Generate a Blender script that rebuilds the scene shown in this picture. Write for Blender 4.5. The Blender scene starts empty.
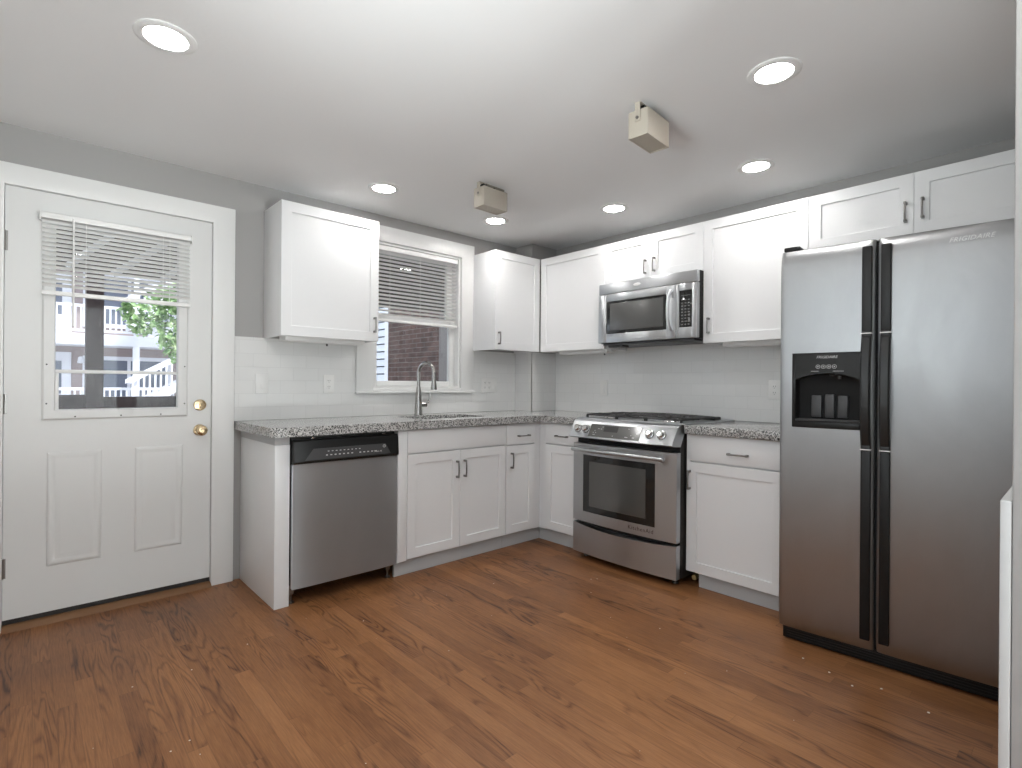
import bpy, bmesh, math, random
from mathutils import Vector, Matrix
random.seed(7)
SC = bpy.context.scene
COL = SC.collection
PI = math.pi

# ------------------------------------------------------------------ camera, world, sun, exposure
YAW, ROLL, FPX = 0.7414, 0.0077, 530.34
_sy, _cy, _sr, _cr = math.sin(YAW), math.cos(YAW), math.sin(ROLL), math.cos(ROLL)
_R0, _U0, _F = Vector((_cy, -_sy, 0)), Vector((0, 0, 1)), Vector((_sy, _cy, 0))
_R, _U = _R0*_cr + _U0*_sr, _U0*_cr - _R0*_sr
cam_data = bpy.data.cameras.new('camera')
cam_data.sensor_width = 36.0
cam_data.lens = 36.0*FPX/1022.0
cam_data.clip_start, cam_data.clip_end = 0.02, 200
cam = bpy.data.objects.new('camera', cam_data)
cam.matrix_world = Matrix(((_R.x, _U.x, -_F.x, -3.3881), (_R.y, _U.y, -_F.y, -3.3260),
                           (_R.z, _U.z, -_F.z, 1.1393), (0, 0, 0, 1)))
COL.objects.link(cam)
SC.camera = cam

world = bpy.data.worlds.new('sky')
SC.world = world
world.use_nodes = True
_bg = world.node_tree.nodes['Background']
_bg.inputs['Color'].default_value = (0.80, 0.88, 1.0, 1)
_bg.inputs['Strength'].default_value = 1.8

sun_data = bpy.data.lights.new('sun', 'SUN')
sun_data.energy = 2.6
sun_data.angle = 0.05
sun = bpy.data.objects.new('sun', sun_data)
sun.rotation_euler = Vector((-0.35, 0.62, -0.75)).to_track_quat('-Z', 'Y').to_euler()
sun.location = (3, -6, 12)
COL.objects.link(sun)

# added upward fill lamps at paving level outside the added doors and window
def fill_light(name, loc, sx, sy_, watts):
    d = bpy.data.lights.new(name, 'AREA'); d.shape = 'RECTANGLE'; d.size = sx; d.size_y = sy_
    d.energy = watts; d.color = (0.94, 0.985, 0.99)
    o = bpy.data.objects.new(name, d); o.location = loc; o.rotation_euler = (PI, 0, 0); COL.objects.link(o)
fill_light('rear_fill_light', (-2.45, -7.20, -0.06), 2.6, 2.4, 700.0)
fill_light('side_fill_light', (-7.60, -3.10, -0.06), 2.8, 2.8, 640.0)

SC.view_settings.view_transform = 'Standard'
SC.view_settings.look = 'None'
SC.view_settings.exposure = 0.42
SC.view_settings.gamma = 1.0
SC.view_settings.use_curve_mapping = False

LAMP = 80.0          # radiance of the downlight lenses
ZC = 2.304            # ceiling height

# ------------------------------------------------------------------ materials
def node(nt, typ, **kw):
    n = nt.nodes.new(typ)
    for k, v in kw.items(): setattr(n, k, v)
    return n
def setin(n, **kw):
    for k, v in kw.items(): n.inputs[k.replace('_', ' ')].default_value = v
def mat(name, col, rough=0.5, metal=0.0, spec=0.5, coat=0.0):
    m = bpy.data.materials.new(name); m.use_nodes = True
    b = m.node_tree.nodes['Principled BSDF']
    b.inputs['Base Color'].default_value = (*col, 1)
    b.inputs['Roughness'].default_value = rough
    b.inputs['Metallic'].default_value = metal
    b.inputs['Specular IOR Level'].default_value = spec
    b.inputs['Coat Weight'].default_value = coat
    return m
def bsdf(m): return m.node_tree.nodes['Principled BSDF']
def math_node(nt, op, a=None, b=None):
    n = node(nt, 'ShaderNodeMath', operation=op)
    for i, v in enumerate((a, b)):
        if v is None: continue
        if isinstance(v, (int, float)): n.inputs[i].default_value = v
        else: nt.links.new(v, n.inputs[i])
    return n.outputs[0]
def ramp(nt, fac, stops):
    r = node(nt, 'ShaderNodeValToRGB')
    els = r.color_ramp.elements
    while len(els) < len(stops): els.new(0.5)
    for e, (p, c) in zip(els, stops):
        e.position = p; e.color = (*c, 1) if len(c) == 3 else c
    nt.links.new(fac, r.inputs[0])
    return r.outputs[0]
def objco(nt): return node(nt, 'ShaderNodeTexCoord').outputs['Object']
def mapping(nt, vec, scale=(1, 1, 1), loc=(0, 0, 0), rot=(0, 0, 0)):
    n = node(nt, 'ShaderNodeMapping')
    n.inputs['Scale'].default_value = scale; n.inputs['Location'].default_value = loc; n.inputs['Rotation'].default_value = rot
    nt.links.new(vec, n.inputs['Vector']); return n.outputs[0]
def noise(nt, vec, scale=5, detail=3, rough=0.5, dist=0.0):
    n = node(nt, 'ShaderNodeTexNoise')
    setin(n, Scale=scale, Detail=detail, Roughness=rough, Distortion=dist)
    nt.links.new(vec, n.inputs['Vector']); return n.outputs['Fac']
def bump(m, height, strength=0.2, dist=0.01):
    nt = m.node_tree
    n = node(nt, 'ShaderNodeBump'); setin(n, Strength=strength, Distance=dist)
    nt.links.new(height, n.inputs['Height']); nt.links.new(n.outputs[0], bsdf(m).inputs['Normal'])

def painted(name, col, rough, bumpy=0.04, scale=90):
    m = mat(name, col, rough); nt = m.node_tree
    bump(m, noise(nt, objco(nt), scale, 2), bumpy, 0.004)
    return m

WHITE = painted('white_cabinet_paint', (0.825, 0.83, 0.835), 0.38)
TRIM = painted('white_trim_paint', (0.80, 0.80, 0.79), 0.42)
DOORP = painted('white_door_paint', (0.73, 0.73, 0.72), 0.45)
WALLP = painted('greige_wall_paint', (0.375, 0.367, 0.357), 0.7, 0.08, 60)
CEILP = painted('ceiling_paint', (0.80, 0.80, 0.80), 0.8, 0.08, 60)
LIGHTP = painted('pale_wall_paint', (0.80, 0.80, 0.79), 0.7, 0.08, 60)
PLASTIC = mat('white_plastic', (0.82, 0.815, 0.80), 0.35)
BLINDP = mat('blind_vinyl', (0.90, 0.895, 0.88), 0.45)
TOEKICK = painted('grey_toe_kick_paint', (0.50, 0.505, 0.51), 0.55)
BLACK = mat('black_plastic', (0.012, 0.012, 0.012), 0.32, spec=0.28)
BLACKM = mat('black_matte_enamel', (0.02, 0.018, 0.017), 0.5)
DARKGREY = mat('dark_grey_plastic', (0.055, 0.055, 0.057), 0.4)
GLASSBLK = mat('black_glass', (0.015, 0.016, 0.016), 0.06, spec=0.6)
CAVITY = mat('dark_cavity', (0.008, 0.008, 0.008), 0.8)
NICKEL = mat('brushed_nickel', (0.27, 0.26, 0.25), 0.3, 1.0)
FAUCETM = mat('faucet_nickel', (0.40, 0.39, 0.375), 0.25, 1.0)
BRASS = mat('brass', (0.66, 0.52, 0.33), 0.25, 1.0)
CHROME = mat('chrome', (0.75, 0.75, 0.75), 0.12, 1.0)
IRON = mat('cast_iron', (0.016, 0.016, 0.017), 0.45)
BEIGE = mat('beige_metal', (0.47, 0.425, 0.355), 0.5)
BEIGEL = mat('beige_lens', (0.42, 0.38, 0.315), 0.5)
PRINT = mat('light_print', (0.62, 0.62, 0.62), 0.5)
DARKPRINT = mat('dark_print', (0.12, 0.09, 0.09), 0.5)
COPPERY = mat('yellow_gas_pipe', (0.55, 0.40, 0.17), 0.5)
SLOT = mat('slot_dark', (0.12, 0.12, 0.12), 0.6)
RUST = mat('worn_wood', (0.20, 0.10, 0.045), 0.5)

def stainless(name, base, rough, stretch, smudge=0.10, aniso=0.7, rot=0.0):
    m = mat(name, base, rough, 1.0); nt = m.node_tree; L = nt.links.new
    co = objco(nt)
    fine = noise(nt, mapping(nt, co, stretch), 1.0, 2, 0.5)
    broad = noise(nt, mapping(nt, co, (3.2, 3.2, 1.6)), 1.6, 4, 0.62, 0.6)
    r = math_node(nt, 'ADD', math_node(nt, 'MULTIPLY', fine, 0.04), math_node(nt, 'MULTIPLY', broad, smudge))
    r = math_node(nt, 'ADD', r, rough-0.02-smudge*0.5)
    L(r, bsdf(m).inputs['Roughness'])
    mix = node(nt, 'ShaderNodeMix', data_type='RGBA')
    mix.inputs['A'].default_value = (*[c*(1-smudge) for c in base], 1); mix.inputs['B'].default_value = (*base, 1)
    L(broad, mix.inputs['Factor']); L(mix.outputs['Result'], bsdf(m).inputs['Base Color'])
    tg = node(nt, 'ShaderNodeTangent', direction_type='RADIAL', axis='Z')
    L(tg.outputs[0], bsdf(m).inputs['Tangent'])
    bsdf(m).inputs['Anisotropic'].default_value = aniso
    bsdf(m).inputs['Anisotropic Rotation'].default_value = rot
    return m
STEELV = stainless('stainless_dishwasher', (0.84, 0.865, 0.89), 0.47, (4, 4, 160), 0.10, 0.85, 0.25)
STEELH = stainless('stainless_range', (0.54, 0.555, 0.57), 0.36, (4, 4, 160), 0.06, 0.8, 0.25)
STEELF = stainless('stainless_fridge', (0.47, 0.477, 0.485), 0.42, (160, 160, 3), 0.30, 0.7, 0.0)

def make_glass():
    m = bpy.data.materials.new('window_glass'); m.use_nodes = True
    nt = m.node_tree; nt.nodes.clear()
    out = node(nt, 'ShaderNodeOutputMaterial'); mix = node(nt, 'ShaderNodeMixShader')
    tr = node(nt, 'ShaderNodeBsdfTransparent'); gl = node(nt, 'ShaderNodeBsdfGlossy')
    tr.inputs[0].default_value = (0.94, 0.95, 0.95, 1); gl.inputs['Roughness'].default_value = 0.02
    fr = node(nt, 'ShaderNodeFresnel'); fr.inputs[0].default_value = 1.5
    nt.links.new(math_node(nt, 'MULTIPLY', fr.outputs[0], 0.5), mix.inputs[0]); nt.links.new(tr.outputs[0], mix.inputs[1]); nt.links.new(gl.outputs[0], mix.inputs[2])
    nt.links.new(mix.outputs[0], out.inputs[0]); return m
GLASS = make_glass()

def emitter(name, col, s):
    m = bpy.data.materials.new(name); m.use_nodes = True
    b = bsdf(m); b.inputs['Base Color'].default_value = (0.9, 0.9, 0.9, 1)
    b.inputs['Emission Color'].default_value = (*col, 1); b.inputs['Emission Strength'].default_value = s
    return m
LENS = emitter('downlight_lens', (1.0, 0.98, 0.955), LAMP)

def make_floor():
    m = mat('oak_floor', (0.25, 0.1, 0.05), 0.3); nt = m.node_tree; L = nt.links.new
    co = objco(nt); s = node(nt, 'ShaderNodeSeparateXYZ'); L(co, s.inputs[0])
    W, LEN = 0.058, 0.95
    xr = math_node(nt, 'DIVIDE', s.outputs[0], W); row = math_node(nt, 'FLOOR', xr)
    w1 = node(nt, 'ShaderNodeTexWhiteNoise', noise_dimensions='1D'); L(row, w1.inputs['W'])
    yo = math_node(nt, 'ADD', math_node(nt, 'DIVIDE', s.outputs[1], LEN), math_node(nt, 'MULTIPLY', w1.outputs['Value'], 7.3))
    brd = math_node(nt, 'FLOOR', yo)
    cv = node(nt, 'ShaderNodeCombineXYZ'); L(row, cv.inputs[0]); L(brd, cv.inputs[1])
    w2 = node(nt, 'ShaderNodeTexWhiteNoise', noise_dimensions='2D'); L(cv.outputs[0], w2.inputs['Vector'])
    off = node(nt, 'ShaderNodeVectorMath', operation='MULTIPLY_ADD')
    L(w2.outputs['Color'], off.inputs[0]); off.inputs[1].default_value = (9, 13, 5); L(co, off.inputs[2])
    # oak figure: cathedral rings stretched along the board + fine pores
    big = noise(nt, mapping(nt, off.outputs[0], (9, 1.1, 1)), 1.0, 2, 0.5, 0.5)
    rings = math_node(nt, 'FRACT', math_node(nt, 'MULTIPLY', big, 15.0))
    rings = math_node(nt, 'ABSOLUTE', math_node(nt, 'SUBTRACT', rings, 0.5))          # 0 on a ring, .5 between rings
    ringl = math_node(nt, 'SUBTRACT', 1.0, math_node(nt, 'MINIMUM', math_node(nt, 'MULTIPLY', rings, 3.6), 1.0))
    mask = ramp(nt, noise(nt, mapping(nt, off.outputs[0], (6, 1.0, 1)), 1.0, 1), [(0.46, (0, 0, 0)), (0.60, (1, 1, 1))])
    pores = noise(nt, mapping(nt, off.outputs[0], (260, 11, 1)), 1.0, 3, 0.65)
    mott = noise(nt, mapping(nt, co, (1.7, 1.0, 1)), 1.0, 4, 0.6, 0.3)
    tone = math_node(nt, 'ADD', math_node(nt, 'MULTIPLY', w2.outputs['Value'], 0.16), math_node(nt, 'MULTIPLY', pores, 0.46))
    tone = math_node(nt, 'ADD', tone, math_node(nt, 'MULTIPLY', mott, 0.50))
    tone = math_node(nt, 'SUBTRACT', tone, math_node(nt, 'MULTIPLY', math_node(nt, 'MULTIPLY', ringl, mask), 0.22))
    c = ramp(nt, tone, [(0.24, (0.055, 0.021, 0.010)), (0.40, (0.166, 0.068, 0.027)), (0.58, (0.268, 0.117, 0.046)), (0.80, (0.39, 0.182, 0.075))])
    fx = math_node(nt, 'FRACT', xr); fy = math_node(nt, 'FRACT', yo)
    ex = math_node(nt, 'MINIMUM', fx, math_node(nt, 'SUBTRACT', 1.0, fx))
    ey = math_node(nt, 'MINIMUM', fy, math_node(nt, 'SUBTRACT', 1.0, fy))
    ey = math_node(nt, 'MULTIPLY', ey, LEN/W)
    e = math_node(nt, 'MINIMUM', math_node(nt, 'MULTIPLY', math_node(nt, 'MINIMUM', ex, ey), 30.0), 1.0)
    mix = node(nt, 'ShaderNodeMix', data_type='RGBA')
    mix.inputs['A'].default_value = (0.075, 0.030, 0.012, 1)
    L(math_node(nt, 'ADD', math_node(nt, 'MULTIPLY', e, 0.35), 0.65), mix.inputs['Factor']); L(c, mix.inputs['B'])
    L(mix.outputs['Result'], bsdf(m).inputs['Base Color'])
    rr = math_node(nt, 'ADD', math_node(nt, 'MULTIPLY', mott, 0.22), 0.25)
    L(rr, bsdf(m).inputs['Roughness'])
    bump(m, math_node(nt, 'ADD', math_node(nt, 'MULTIPLY', e, 0.6), math_node(nt, 'MULTIPLY', pores, 0.4)), 0.12, 0.002)
    bsdf(m).inputs['Specular IOR Level'].default_value = 0.3
    return m
FLOORM = make_floor()

def make_tile(name, axis):
    m = mat(name, (0.8, 0.8, 0.79), 0.18); nt = m.node_tree; L = nt.links.new
    s = node(nt, 'ShaderNodeSeparateXYZ'); L(objco(nt), s.inputs[0])
    cv = node(nt, 'ShaderNodeCombineXYZ'); L(s.outputs[axis], cv.inputs[0])
    L(math_node(nt, 'SUBTRACT', s.outputs[2], 0.914), cv.inputs[1])
    b = node(nt, 'ShaderNodeTexBrick')
    setin(b, Scale=1.0, Mortar_Size=0.0016, Mortar_Smooth=0.3, Brick_Width=0.155, Row_Height=0.0785)
    b.inputs['Color1'].default_value = (0.80, 0.80, 0.79, 1); b.inputs['Color2'].default_value = (0.775, 0.775, 0.765, 1)
    b.inputs['Mortar'].default_value = (0.73, 0.73, 0.72, 1)
    L(cv.outputs[0], b.inputs['Vector']); L(b.outputs['Color'], bsdf(m).inputs['Base Color'])
    bump(m, math_node(nt, 'SUBTRACT', 1.0, b.outputs['Fac']), 0.3, 0.002)
    return m
TILEX, TILEY = make_tile('subway_tile_x', 0), make_tile('subway_tile_y', 1)

def make_granite():
    m = mat('speckled_granite', (0.5, 0.5, 0.5), 0.12); nt = m.node_tree; L = nt.links.new
    co = objco(nt)
    v = node(nt, 'ShaderNodeTexVoronoi'); setin(v, Scale=240.0); L(co, v.inputs['Vector'])
    w = node(nt, 'ShaderNodeSeparateColor'); L(v.outputs['Color'], w.inputs[0])
    n = noise(nt, co, 55, 4, 0.6)
    t = math_node(nt, 'ADD', math_node(nt, 'MULTIPLY', w.outputs[0], 0.7), math_node(nt, 'MULTIPLY', n, 0.45))
    c = ramp(nt, t, [(0.22, (0.025, 0.025, 0.026)), (0.42, (0.13, 0.13, 0.128)), (0.56, (0.40, 0.395, 0.385)), (0.8, (0.66, 0.655, 0.64))])
    L(c, bsdf(m).inputs['Base Color']); return m
GRANITE = make_granite()

def make_brick():
    m = mat('dark_brick', (0.1, 0.06, 0.05), 0.8); nt = m.node_tree; L = nt.links.new
    s = node(nt, 'ShaderNodeSeparateXYZ'); L(objco(nt), s.inputs[0])
    cv = node(nt, 'ShaderNodeCombineXYZ'); L(s.outputs[1], cv.inputs[0]); L(s.outputs[2], cv.inputs[1])
    b = node(nt, 'ShaderNodeTexBrick')
    setin(b, Scale=1.0, Mortar_Size=0.006, Mortar_Smooth=0.2, Brick_Width=0.21, Row_Height=0.072)
    b.inputs['Color1'].default_value = (0.075, 0.043, 0.036, 1); b.inputs['Color2'].default_value = (0.125, 0.075, 0.06, 1)
    b.inputs['Mortar'].default_value = (0.17, 0.15, 0.14, 1)
    L(cv.outputs[0], b.inputs['Vector'])
    mix = node(nt, 'ShaderNodeMix', data_type='RGBA', blend_type='MULTIPLY'); mix.inputs['Factor'].default_value = 0.6
    L(b.outputs['Color'], mix.inputs['A']); L(ramp(nt, noise(nt, cv.outputs[0], 6, 4), [(0.3, (0.5, 0.5, 0.5)), (0.7, (1.3, 1.2, 1.2))]), mix.inputs['B'])
    L(mix.outputs['Result'], bsdf(m).inputs['Base Color'])
    bump(m, math_node(nt, 'SUBTRACT', 1.0, b.outputs['Fac']), 0.6, 0.008)
    return m
BRICK = make_brick()
SIDING = mat('pale_blue_siding', (0.70, 0.72, 0.78), 0.6)
OUTWHITE = mat('outside_white_paint', (0.82, 0.82, 0.86), 0.6)
STUCCO = painted('taupe_siding', (0.38, 0.31, 0.30), 0.8, 0.2, 20)
OUTGLASS = mat('outside_window_glass', (0.16, 0.18, 0.23), 0.15)
def make_weathered():
    m = mat('dark_weathered_wood', (0.035, 0.022, 0.024), 0.7); nt = m.node_tree
    n = noise(nt, mapping(nt, objco(nt), (30, 30, 5)), 1.0, 4, 0.7)
    nt.links.new(ramp(nt, n, [(0.35, (0.028, 0.016, 0.018)), (0.62, (0.055, 0.035, 0.038)), (0.8, (0.25, 0.2, 0.2))]), bsdf(m).inputs['Base Color'])
    return m
DARKWOOD = make_weathered()
PORCHCEIL = mat('porch_ceiling_boards', (0.16, 0.145, 0.13), 0.7)
def make_leaf():
    m = mat('leaf_green', (0.2, 0.35, 0.1), 0.5); nt = m.node_tree
    n = noise(nt, objco(nt), 9, 2)
    nt.links.new(ramp(nt, n, [(0.3, (0.08, 0.17, 0.06)), (0.48, (0.26, 0.42, 0.16)), (0.66, (0.60, 0.70, 0.42))]), bsdf(m).inputs['Base Color'])
    return m
LEAF = make_leaf()
BARK = mat('bark', (0.14, 0.10, 0.08), 0.8)
GROUND = painted('outside_ground_concrete', (0.30, 0.29, 0.28), 0.9, 0.2, 8)
SINKSTEEL = mat('sink_steel', (0.35, 0.35, 0.34), 0.35, 1.0)
BADGE = mat('badge_silver', (0.90, 0.90, 0.89), 0.35, 0.0)
CHIP = mat('pale_crumb', (0.75, 0.72, 0.66), 0.7)

# ------------------------------------------------------------------ mesh builder
ORG = {}
class MB:
    def __init__(self): self.bm = bmesh.new()
    def _merge(self, t, M=None):
        if M is not None: t.transform(M)
        me = bpy.data.meshes.new('tmp'); t.to_mesh(me); t.free()
        self.bm.from_mesh(me); bpy.data.meshes.remove(me)
        return self
    def box(self, x0, x1, y0, y1, z0, z1, bev=0.0, seg=2, M=None):
        x0, x1 = min(x0, x1), max(x0, x1); y0, y1 = min(y0, y1), max(y0, y1); z0, z1 = min(z0, z1), max(z0, z1)
        t = bmesh.new(); bmesh.ops.create_cube(t, size=1.0)
        for v in t.verts:
            v.co = Vector((x0+(v.co.x+.5)*(x1-x0), y0+(v.co.y+.5)*(y1-y0), z0+(v.co.z+.5)*(z1-z0)))
        if bev > 0:
            bmesh.ops.bevel(t, geom=list(t.edges), offset=min(bev, .49*min(x1-x0, y1-y0, z1-z0)), segments=seg, profile=0.5, affect='EDGES')
        return self._merge(t, M)
    def tube(self, pts, r, n=12, caps=True):
        pts = [Vector(p) for p in pts]; k = len(pts)
        rs = r if isinstance(r, (list, tuple)) else [r]*k
        t = bmesh.new(); rings = []
        tang = [(pts[min(i+1, k-1)]-pts[max(i-1, 0)]).normalized() for i in range(k)]
        ref = Vector((0, 0, 1)) if abs(tang[0].z) < 0.9 else Vector((1, 0, 0))
        u = tang[0].cross(ref).normalized()
        for i in range(k):
            u = (u - tang[i]*u.dot(tang[i])).normalized(); w = tang[i].cross(u)
            rings.append([t.verts.new(pts[i]+(u*math.cos(2*PI*j/n)+w*math.sin(2*PI*j/n))*rs[i]) for j in range(n)])
        for a, b in zip(rings, rings[1:]):
            for j in range(n): t.faces.new((a[j], a[(j+1) % n], b[(j+1) % n], b[j]))
        if caps:
            t.faces.new(rings[0][::-1]); t.faces.new(rings[-1])
        return self._merge(t)
    def lathe(self, prof, org, axis, n=32):
        axis = Vector(axis).normalized(); org = Vector(org)
        ref = Vector((0, 0, 1)) if abs(axis.z) < 0.9 else Vector((1, 0, 0))
        u = axis.cross(ref).normalized(); w = axis.cross(u)
        t = bmesh.new(); rings = []
        for (r, h) in prof:
            c = org+axis*h
            if r < 1e-6: rings.append([t.verts.new(c)])
            else: rings.append([t.verts.new(c+(u*math.cos(2*PI*j/n)+w*math.sin(2*PI*j/n))*r) for j in range(n)])
        for a, b in zip(rings, rings[1:]):
            for j in range(n):
                if len(a) == 1 and len(b) == 1: continue
                if len(a) == 1: t.faces.new((a[0], b[(j+1) % n], b[j]))
                elif len(b) == 1: t.faces.new((a[j], a[(j+1) % n], b[0]))
                else: t.faces.new((a[j], a[(j+1) % n], b[(j+1) % n], b[j]))
        return self._merge(t)
    def prism(self, poly, ext, bev=0.0):
        t = bmesh.new(); ext = Vector(ext)
        a = [t.verts.new(Vector(p)) for p in poly]; b = [t.verts.new(Vector(p)+ext) for p in poly]
        n = len(a)
        t.faces.new(a[::-1]); t.faces.new(b)
        for i in range(n): t.faces.new((a[i], a[(i+1) % n], b[(i+1) % n], b[i]))
        bmesh.ops.recalc_face_normals(t, faces=list(t.faces))
        if bev > 0: bmesh.ops.bevel(t, geom=list(t.edges), offset=bev, segments=2, profile=0.5, affect='EDGES')
        return self._merge(t)
    def loops(self, rings, cap=True):
        t = bmesh.new(); vs = [[t.verts.new(Vector(p)) for p in r] for r in rings]
        n = len(vs[0])
        for a, b in zip(vs, vs[1:]):
            for j in range(n): t.faces.new((a[j], a[(j+1) % n], b[(j+1) % n], b[j]))
        if cap: t.faces.new(vs[0][::-1]); t.faces.new(vs[-1])
        bmesh.ops.recalc_face_normals(t, faces=list(t.faces))
        return self._merge(t)
    def sheet(self, grid):
        t = bmesh.new(); vs = [[t.verts.new(Vector(p)) for p in r] for r in grid]
        for a, b in zip(vs, vs[1:]):
            for j in range(len(a)-1): t.faces.new((a[j], a[j+1], b[j+1], b[j]))
        return self._merge(t)
    def quad(self, *pts):
        self.bm.faces.new([self.bm.verts.new(Vector(p)) for p in pts]); return self
    def text(self, s, size, M, shear=0.0, extrude=0.0004, space=1.0):
        c = bpy.data.curves.new('txt', 'FONT'); c.body = s; c.size = size; c.shear = shear; c.extrude = extrude
        c.space_character = space; c.align_x = 'CENTER'; c.align_y = 'CENTER'; c.resolution_u = 2
        o = bpy.data.objects.new('txt', c); COL.objects.link(o)
        dg = bpy.context.evaluated_depsgraph_get()
        me = bpy.data.meshes.new_from_object(o.evaluated_get(dg))
        me.transform(M); self.bm.from_mesh(me)
        bpy.data.meshes.remove(me); bpy.data.objects.remove(o); bpy.data.curves.remove(c)
        return self
    def build(self, name, m, parent=None, smooth=True, recalc=True):
        if recalc: bmesh.ops.recalc_face_normals(self.bm, faces=list(self.bm.faces))
        if parent is not None:
            o = ORG.get(parent.name, Vector((0, 0, 0)))
            bmesh.ops.translate(self.bm, verts=list(self.bm.verts), vec=-o)
        me = bpy.data.meshes.new(name); self.bm.to_mesh(me); self.bm.free()
        me.materials.append(m)
        if smooth:
            for p in me.polygons: p.use_smooth = True
            me.set_sharp_from_angle(angle=math.radians(32))
        ob = bpy.data.objects.new(name, me); COL.objects.link(ob)
        if parent is not None:
            ob.parent = parent; ORG[ob.name] = ORG.get(parent.name, Vector((0, 0, 0)))
        return ob

def tag(o, label=None, cat=None, group=None, kind=None):
    if label: o['label'] = label
    if cat: o['category'] = cat
    if group: o['group'] = group
    if kind: o['kind'] = kind
    return o
def thing(name, label, cat, loc=(0, 0, 0), group=None, rotz=0.0, local=False, kind=None):
    o = bpy.data.objects.new(name, None); COL.objects.link(o)
    o.empty_display_size = 0.1
    o.location = loc; o.rotation_euler = (0, 0, rotz)
    ORG[o.name] = Vector((0, 0, 0)) if local else Vector(loc)
    return tag(o, label, cat, group, kind)
def struct(name, mb, m, label=None, cat=None, parent=None):
    o = mb.build(name, m, parent)
    if parent is None:
        o['kind'] = 'structure'; o['label'] = label; o['category'] = cat
    return o
def dup(root, loc, label, group=None, rotz=None):
    r = root.copy(); COL.objects.link(r); r.location = loc
    if rotz is not None: r.rotation_euler = (0, 0, rotz)
    r['label'] = label
    if group: r['group'] = group
    for ch in list(root.children):
        c = ch.copy(); COL.objects.link(c); c.parent = r
        for g in ch.children:
            d = g.copy(); COL.objects.link(d); d.parent = c
    return r

# wall frames: 'A' = window wall (plane y=0), 'B' = range wall (plane x=0). u along the wall, w = distance out of it.
class FR:
    def __init__(s, k): s.k = k
    def p(s, u, w, z): return Vector((u, -w, z)) if s.k == 'A' else Vector((-w, u, z))
    def box(s, mb, u0, u1, w0, w1, z0, z1, bev=0.0, seg=2):
        if s.k == 'A': return mb.box(u0, u1, -w1, -w0, z0, z1, bev, seg)
        return mb.box(-w1, -w0, u0, u1, z0, z1, bev, seg)
    def M(s, u, w, z):          # text frame: reads left to right for someone facing the wall
        if s.k == 'A': return Matrix.Translation(s.p(u, w, z)) @ Matrix.Rotation(PI/2, 4, 'X')
        return Matrix.Translation(s.p(u, w, z)) @ Matrix.Rotation(-PI/2, 4, 'Z') @ Matrix.Rotation(PI/2, 4, 'X')
A, B = FR('A'), FR('B')

# ------------------------------------------------------------------ room shell
XL, YR, WT = -3.80, -4.70, 0.16
struct('floor', MB().box(XL, 0, YR, 0, -0.06, 0.0), FLOORM, 'reddish brown oak strip floor running away from the viewer', 'floor')
struct('ceiling', MB().box(XL-WT, WT, YR-WT, WT, ZC, ZC+0.12), CEILP, 'flat off-white ceiling with recessed lights', 'ceiling')
wb = MB()
def wall_grid(mb, xs, zs, holes):
    for i in range(len(xs)-1):
        for j in range(len(zs)-1):
            if (i, j) not in holes: mb.box(xs[i], xs[i+1], 0, WT, zs[j], zs[j+1])
    bmesh.ops.remove_doubles(mb.bm, verts=list(mb.bm.verts), dist=1e-5)
# door opening x -3.475..-2.605, z 0..2.04 ; window opening x -1.637..-0.887, z 1.105..2.12
wall_grid(wb, [XL, -3.475, -2.605, -1.637, -0.887, WT], [0, 1.105, 2.04, 2.12, ZC], {(1, 0), (1, 1), (3, 1), (3, 2)})
struct('wall_back', wb, WALLP, 'grey painted wall with the door and the sink window', 'wall')
struct('wall_right', MB().box(0.0005, WT, YR, -0.0005, 0, ZC), WALLP, 'grey painted wall behind the range and refrigerator', 'wall')
struct('wall_left', (MB().box(XL-WT, XL, YR, -4.25, 0, ZC).box(XL-WT, XL, -1.85, 0, 0, ZC).box(XL-WT, XL, -4.25, -1.85, 2.16, ZC).box(XL-WT, XL, -4.25, -1.85, 0, 1.02)), LIGHTP, 'pale painted wall with an added window opening left of the viewer', 'wall')
d3 = thing('added_side_window', 'wide white window added unseen left of the viewer', 'window', (XL-0.08, -3.05, 1.02), kind='structure')  # window added so the side fill lamp can reach the ceiling
for (ya, yb) in ((-4.249, -3.052), (-3.048, -1.851)):
    t = MB()
    t.box(XL-0.10, XL-0.06, ya, ya+0.05, 1.021, 2.159, 0.003); t.box(XL-0.10, XL-0.06, yb-0.05, yb, 1.021, 2.159, 0.003)
    t.box(XL-0.10, XL-0.06, ya+0.05, yb-0.05, 1.021, 1.065, 0.003); t.box(XL-0.10, XL-0.06, ya+0.05, yb-0.05, 2.115, 2.159, 0.003)
    lf3 = t.build('sash', DOORP, d3)
    MB().box(XL-0.083, XL-0.078, ya+0.046, yb-0.046, 1.061, 2.119).build('pane', GLASS, lf3)
t = MB()
t.box(XL-WT, -3.65, YR-WT, YR-0.0005, 0, ZC); t.box(-1.25, WT, YR-WT, YR-0.0005, 0, ZC); t.box(-3.65, -1.25, YR-WT, YR-0.0005, 2.12, ZC)
bmesh.ops.remove_doubles(t.bm, verts=list(t.bm.verts), dist=1e-5)
struct('wall_rear', t, LIGHTP, 'pale painted wall behind the viewer', 'wall')
d2 = thing('added_rear_door', 'white glazed double door added unseen behind the viewer', 'door', (-2.45, YR-0.08, 0), kind='structure')  # glazed doors added to let the rear fill lamp into the room
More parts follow.
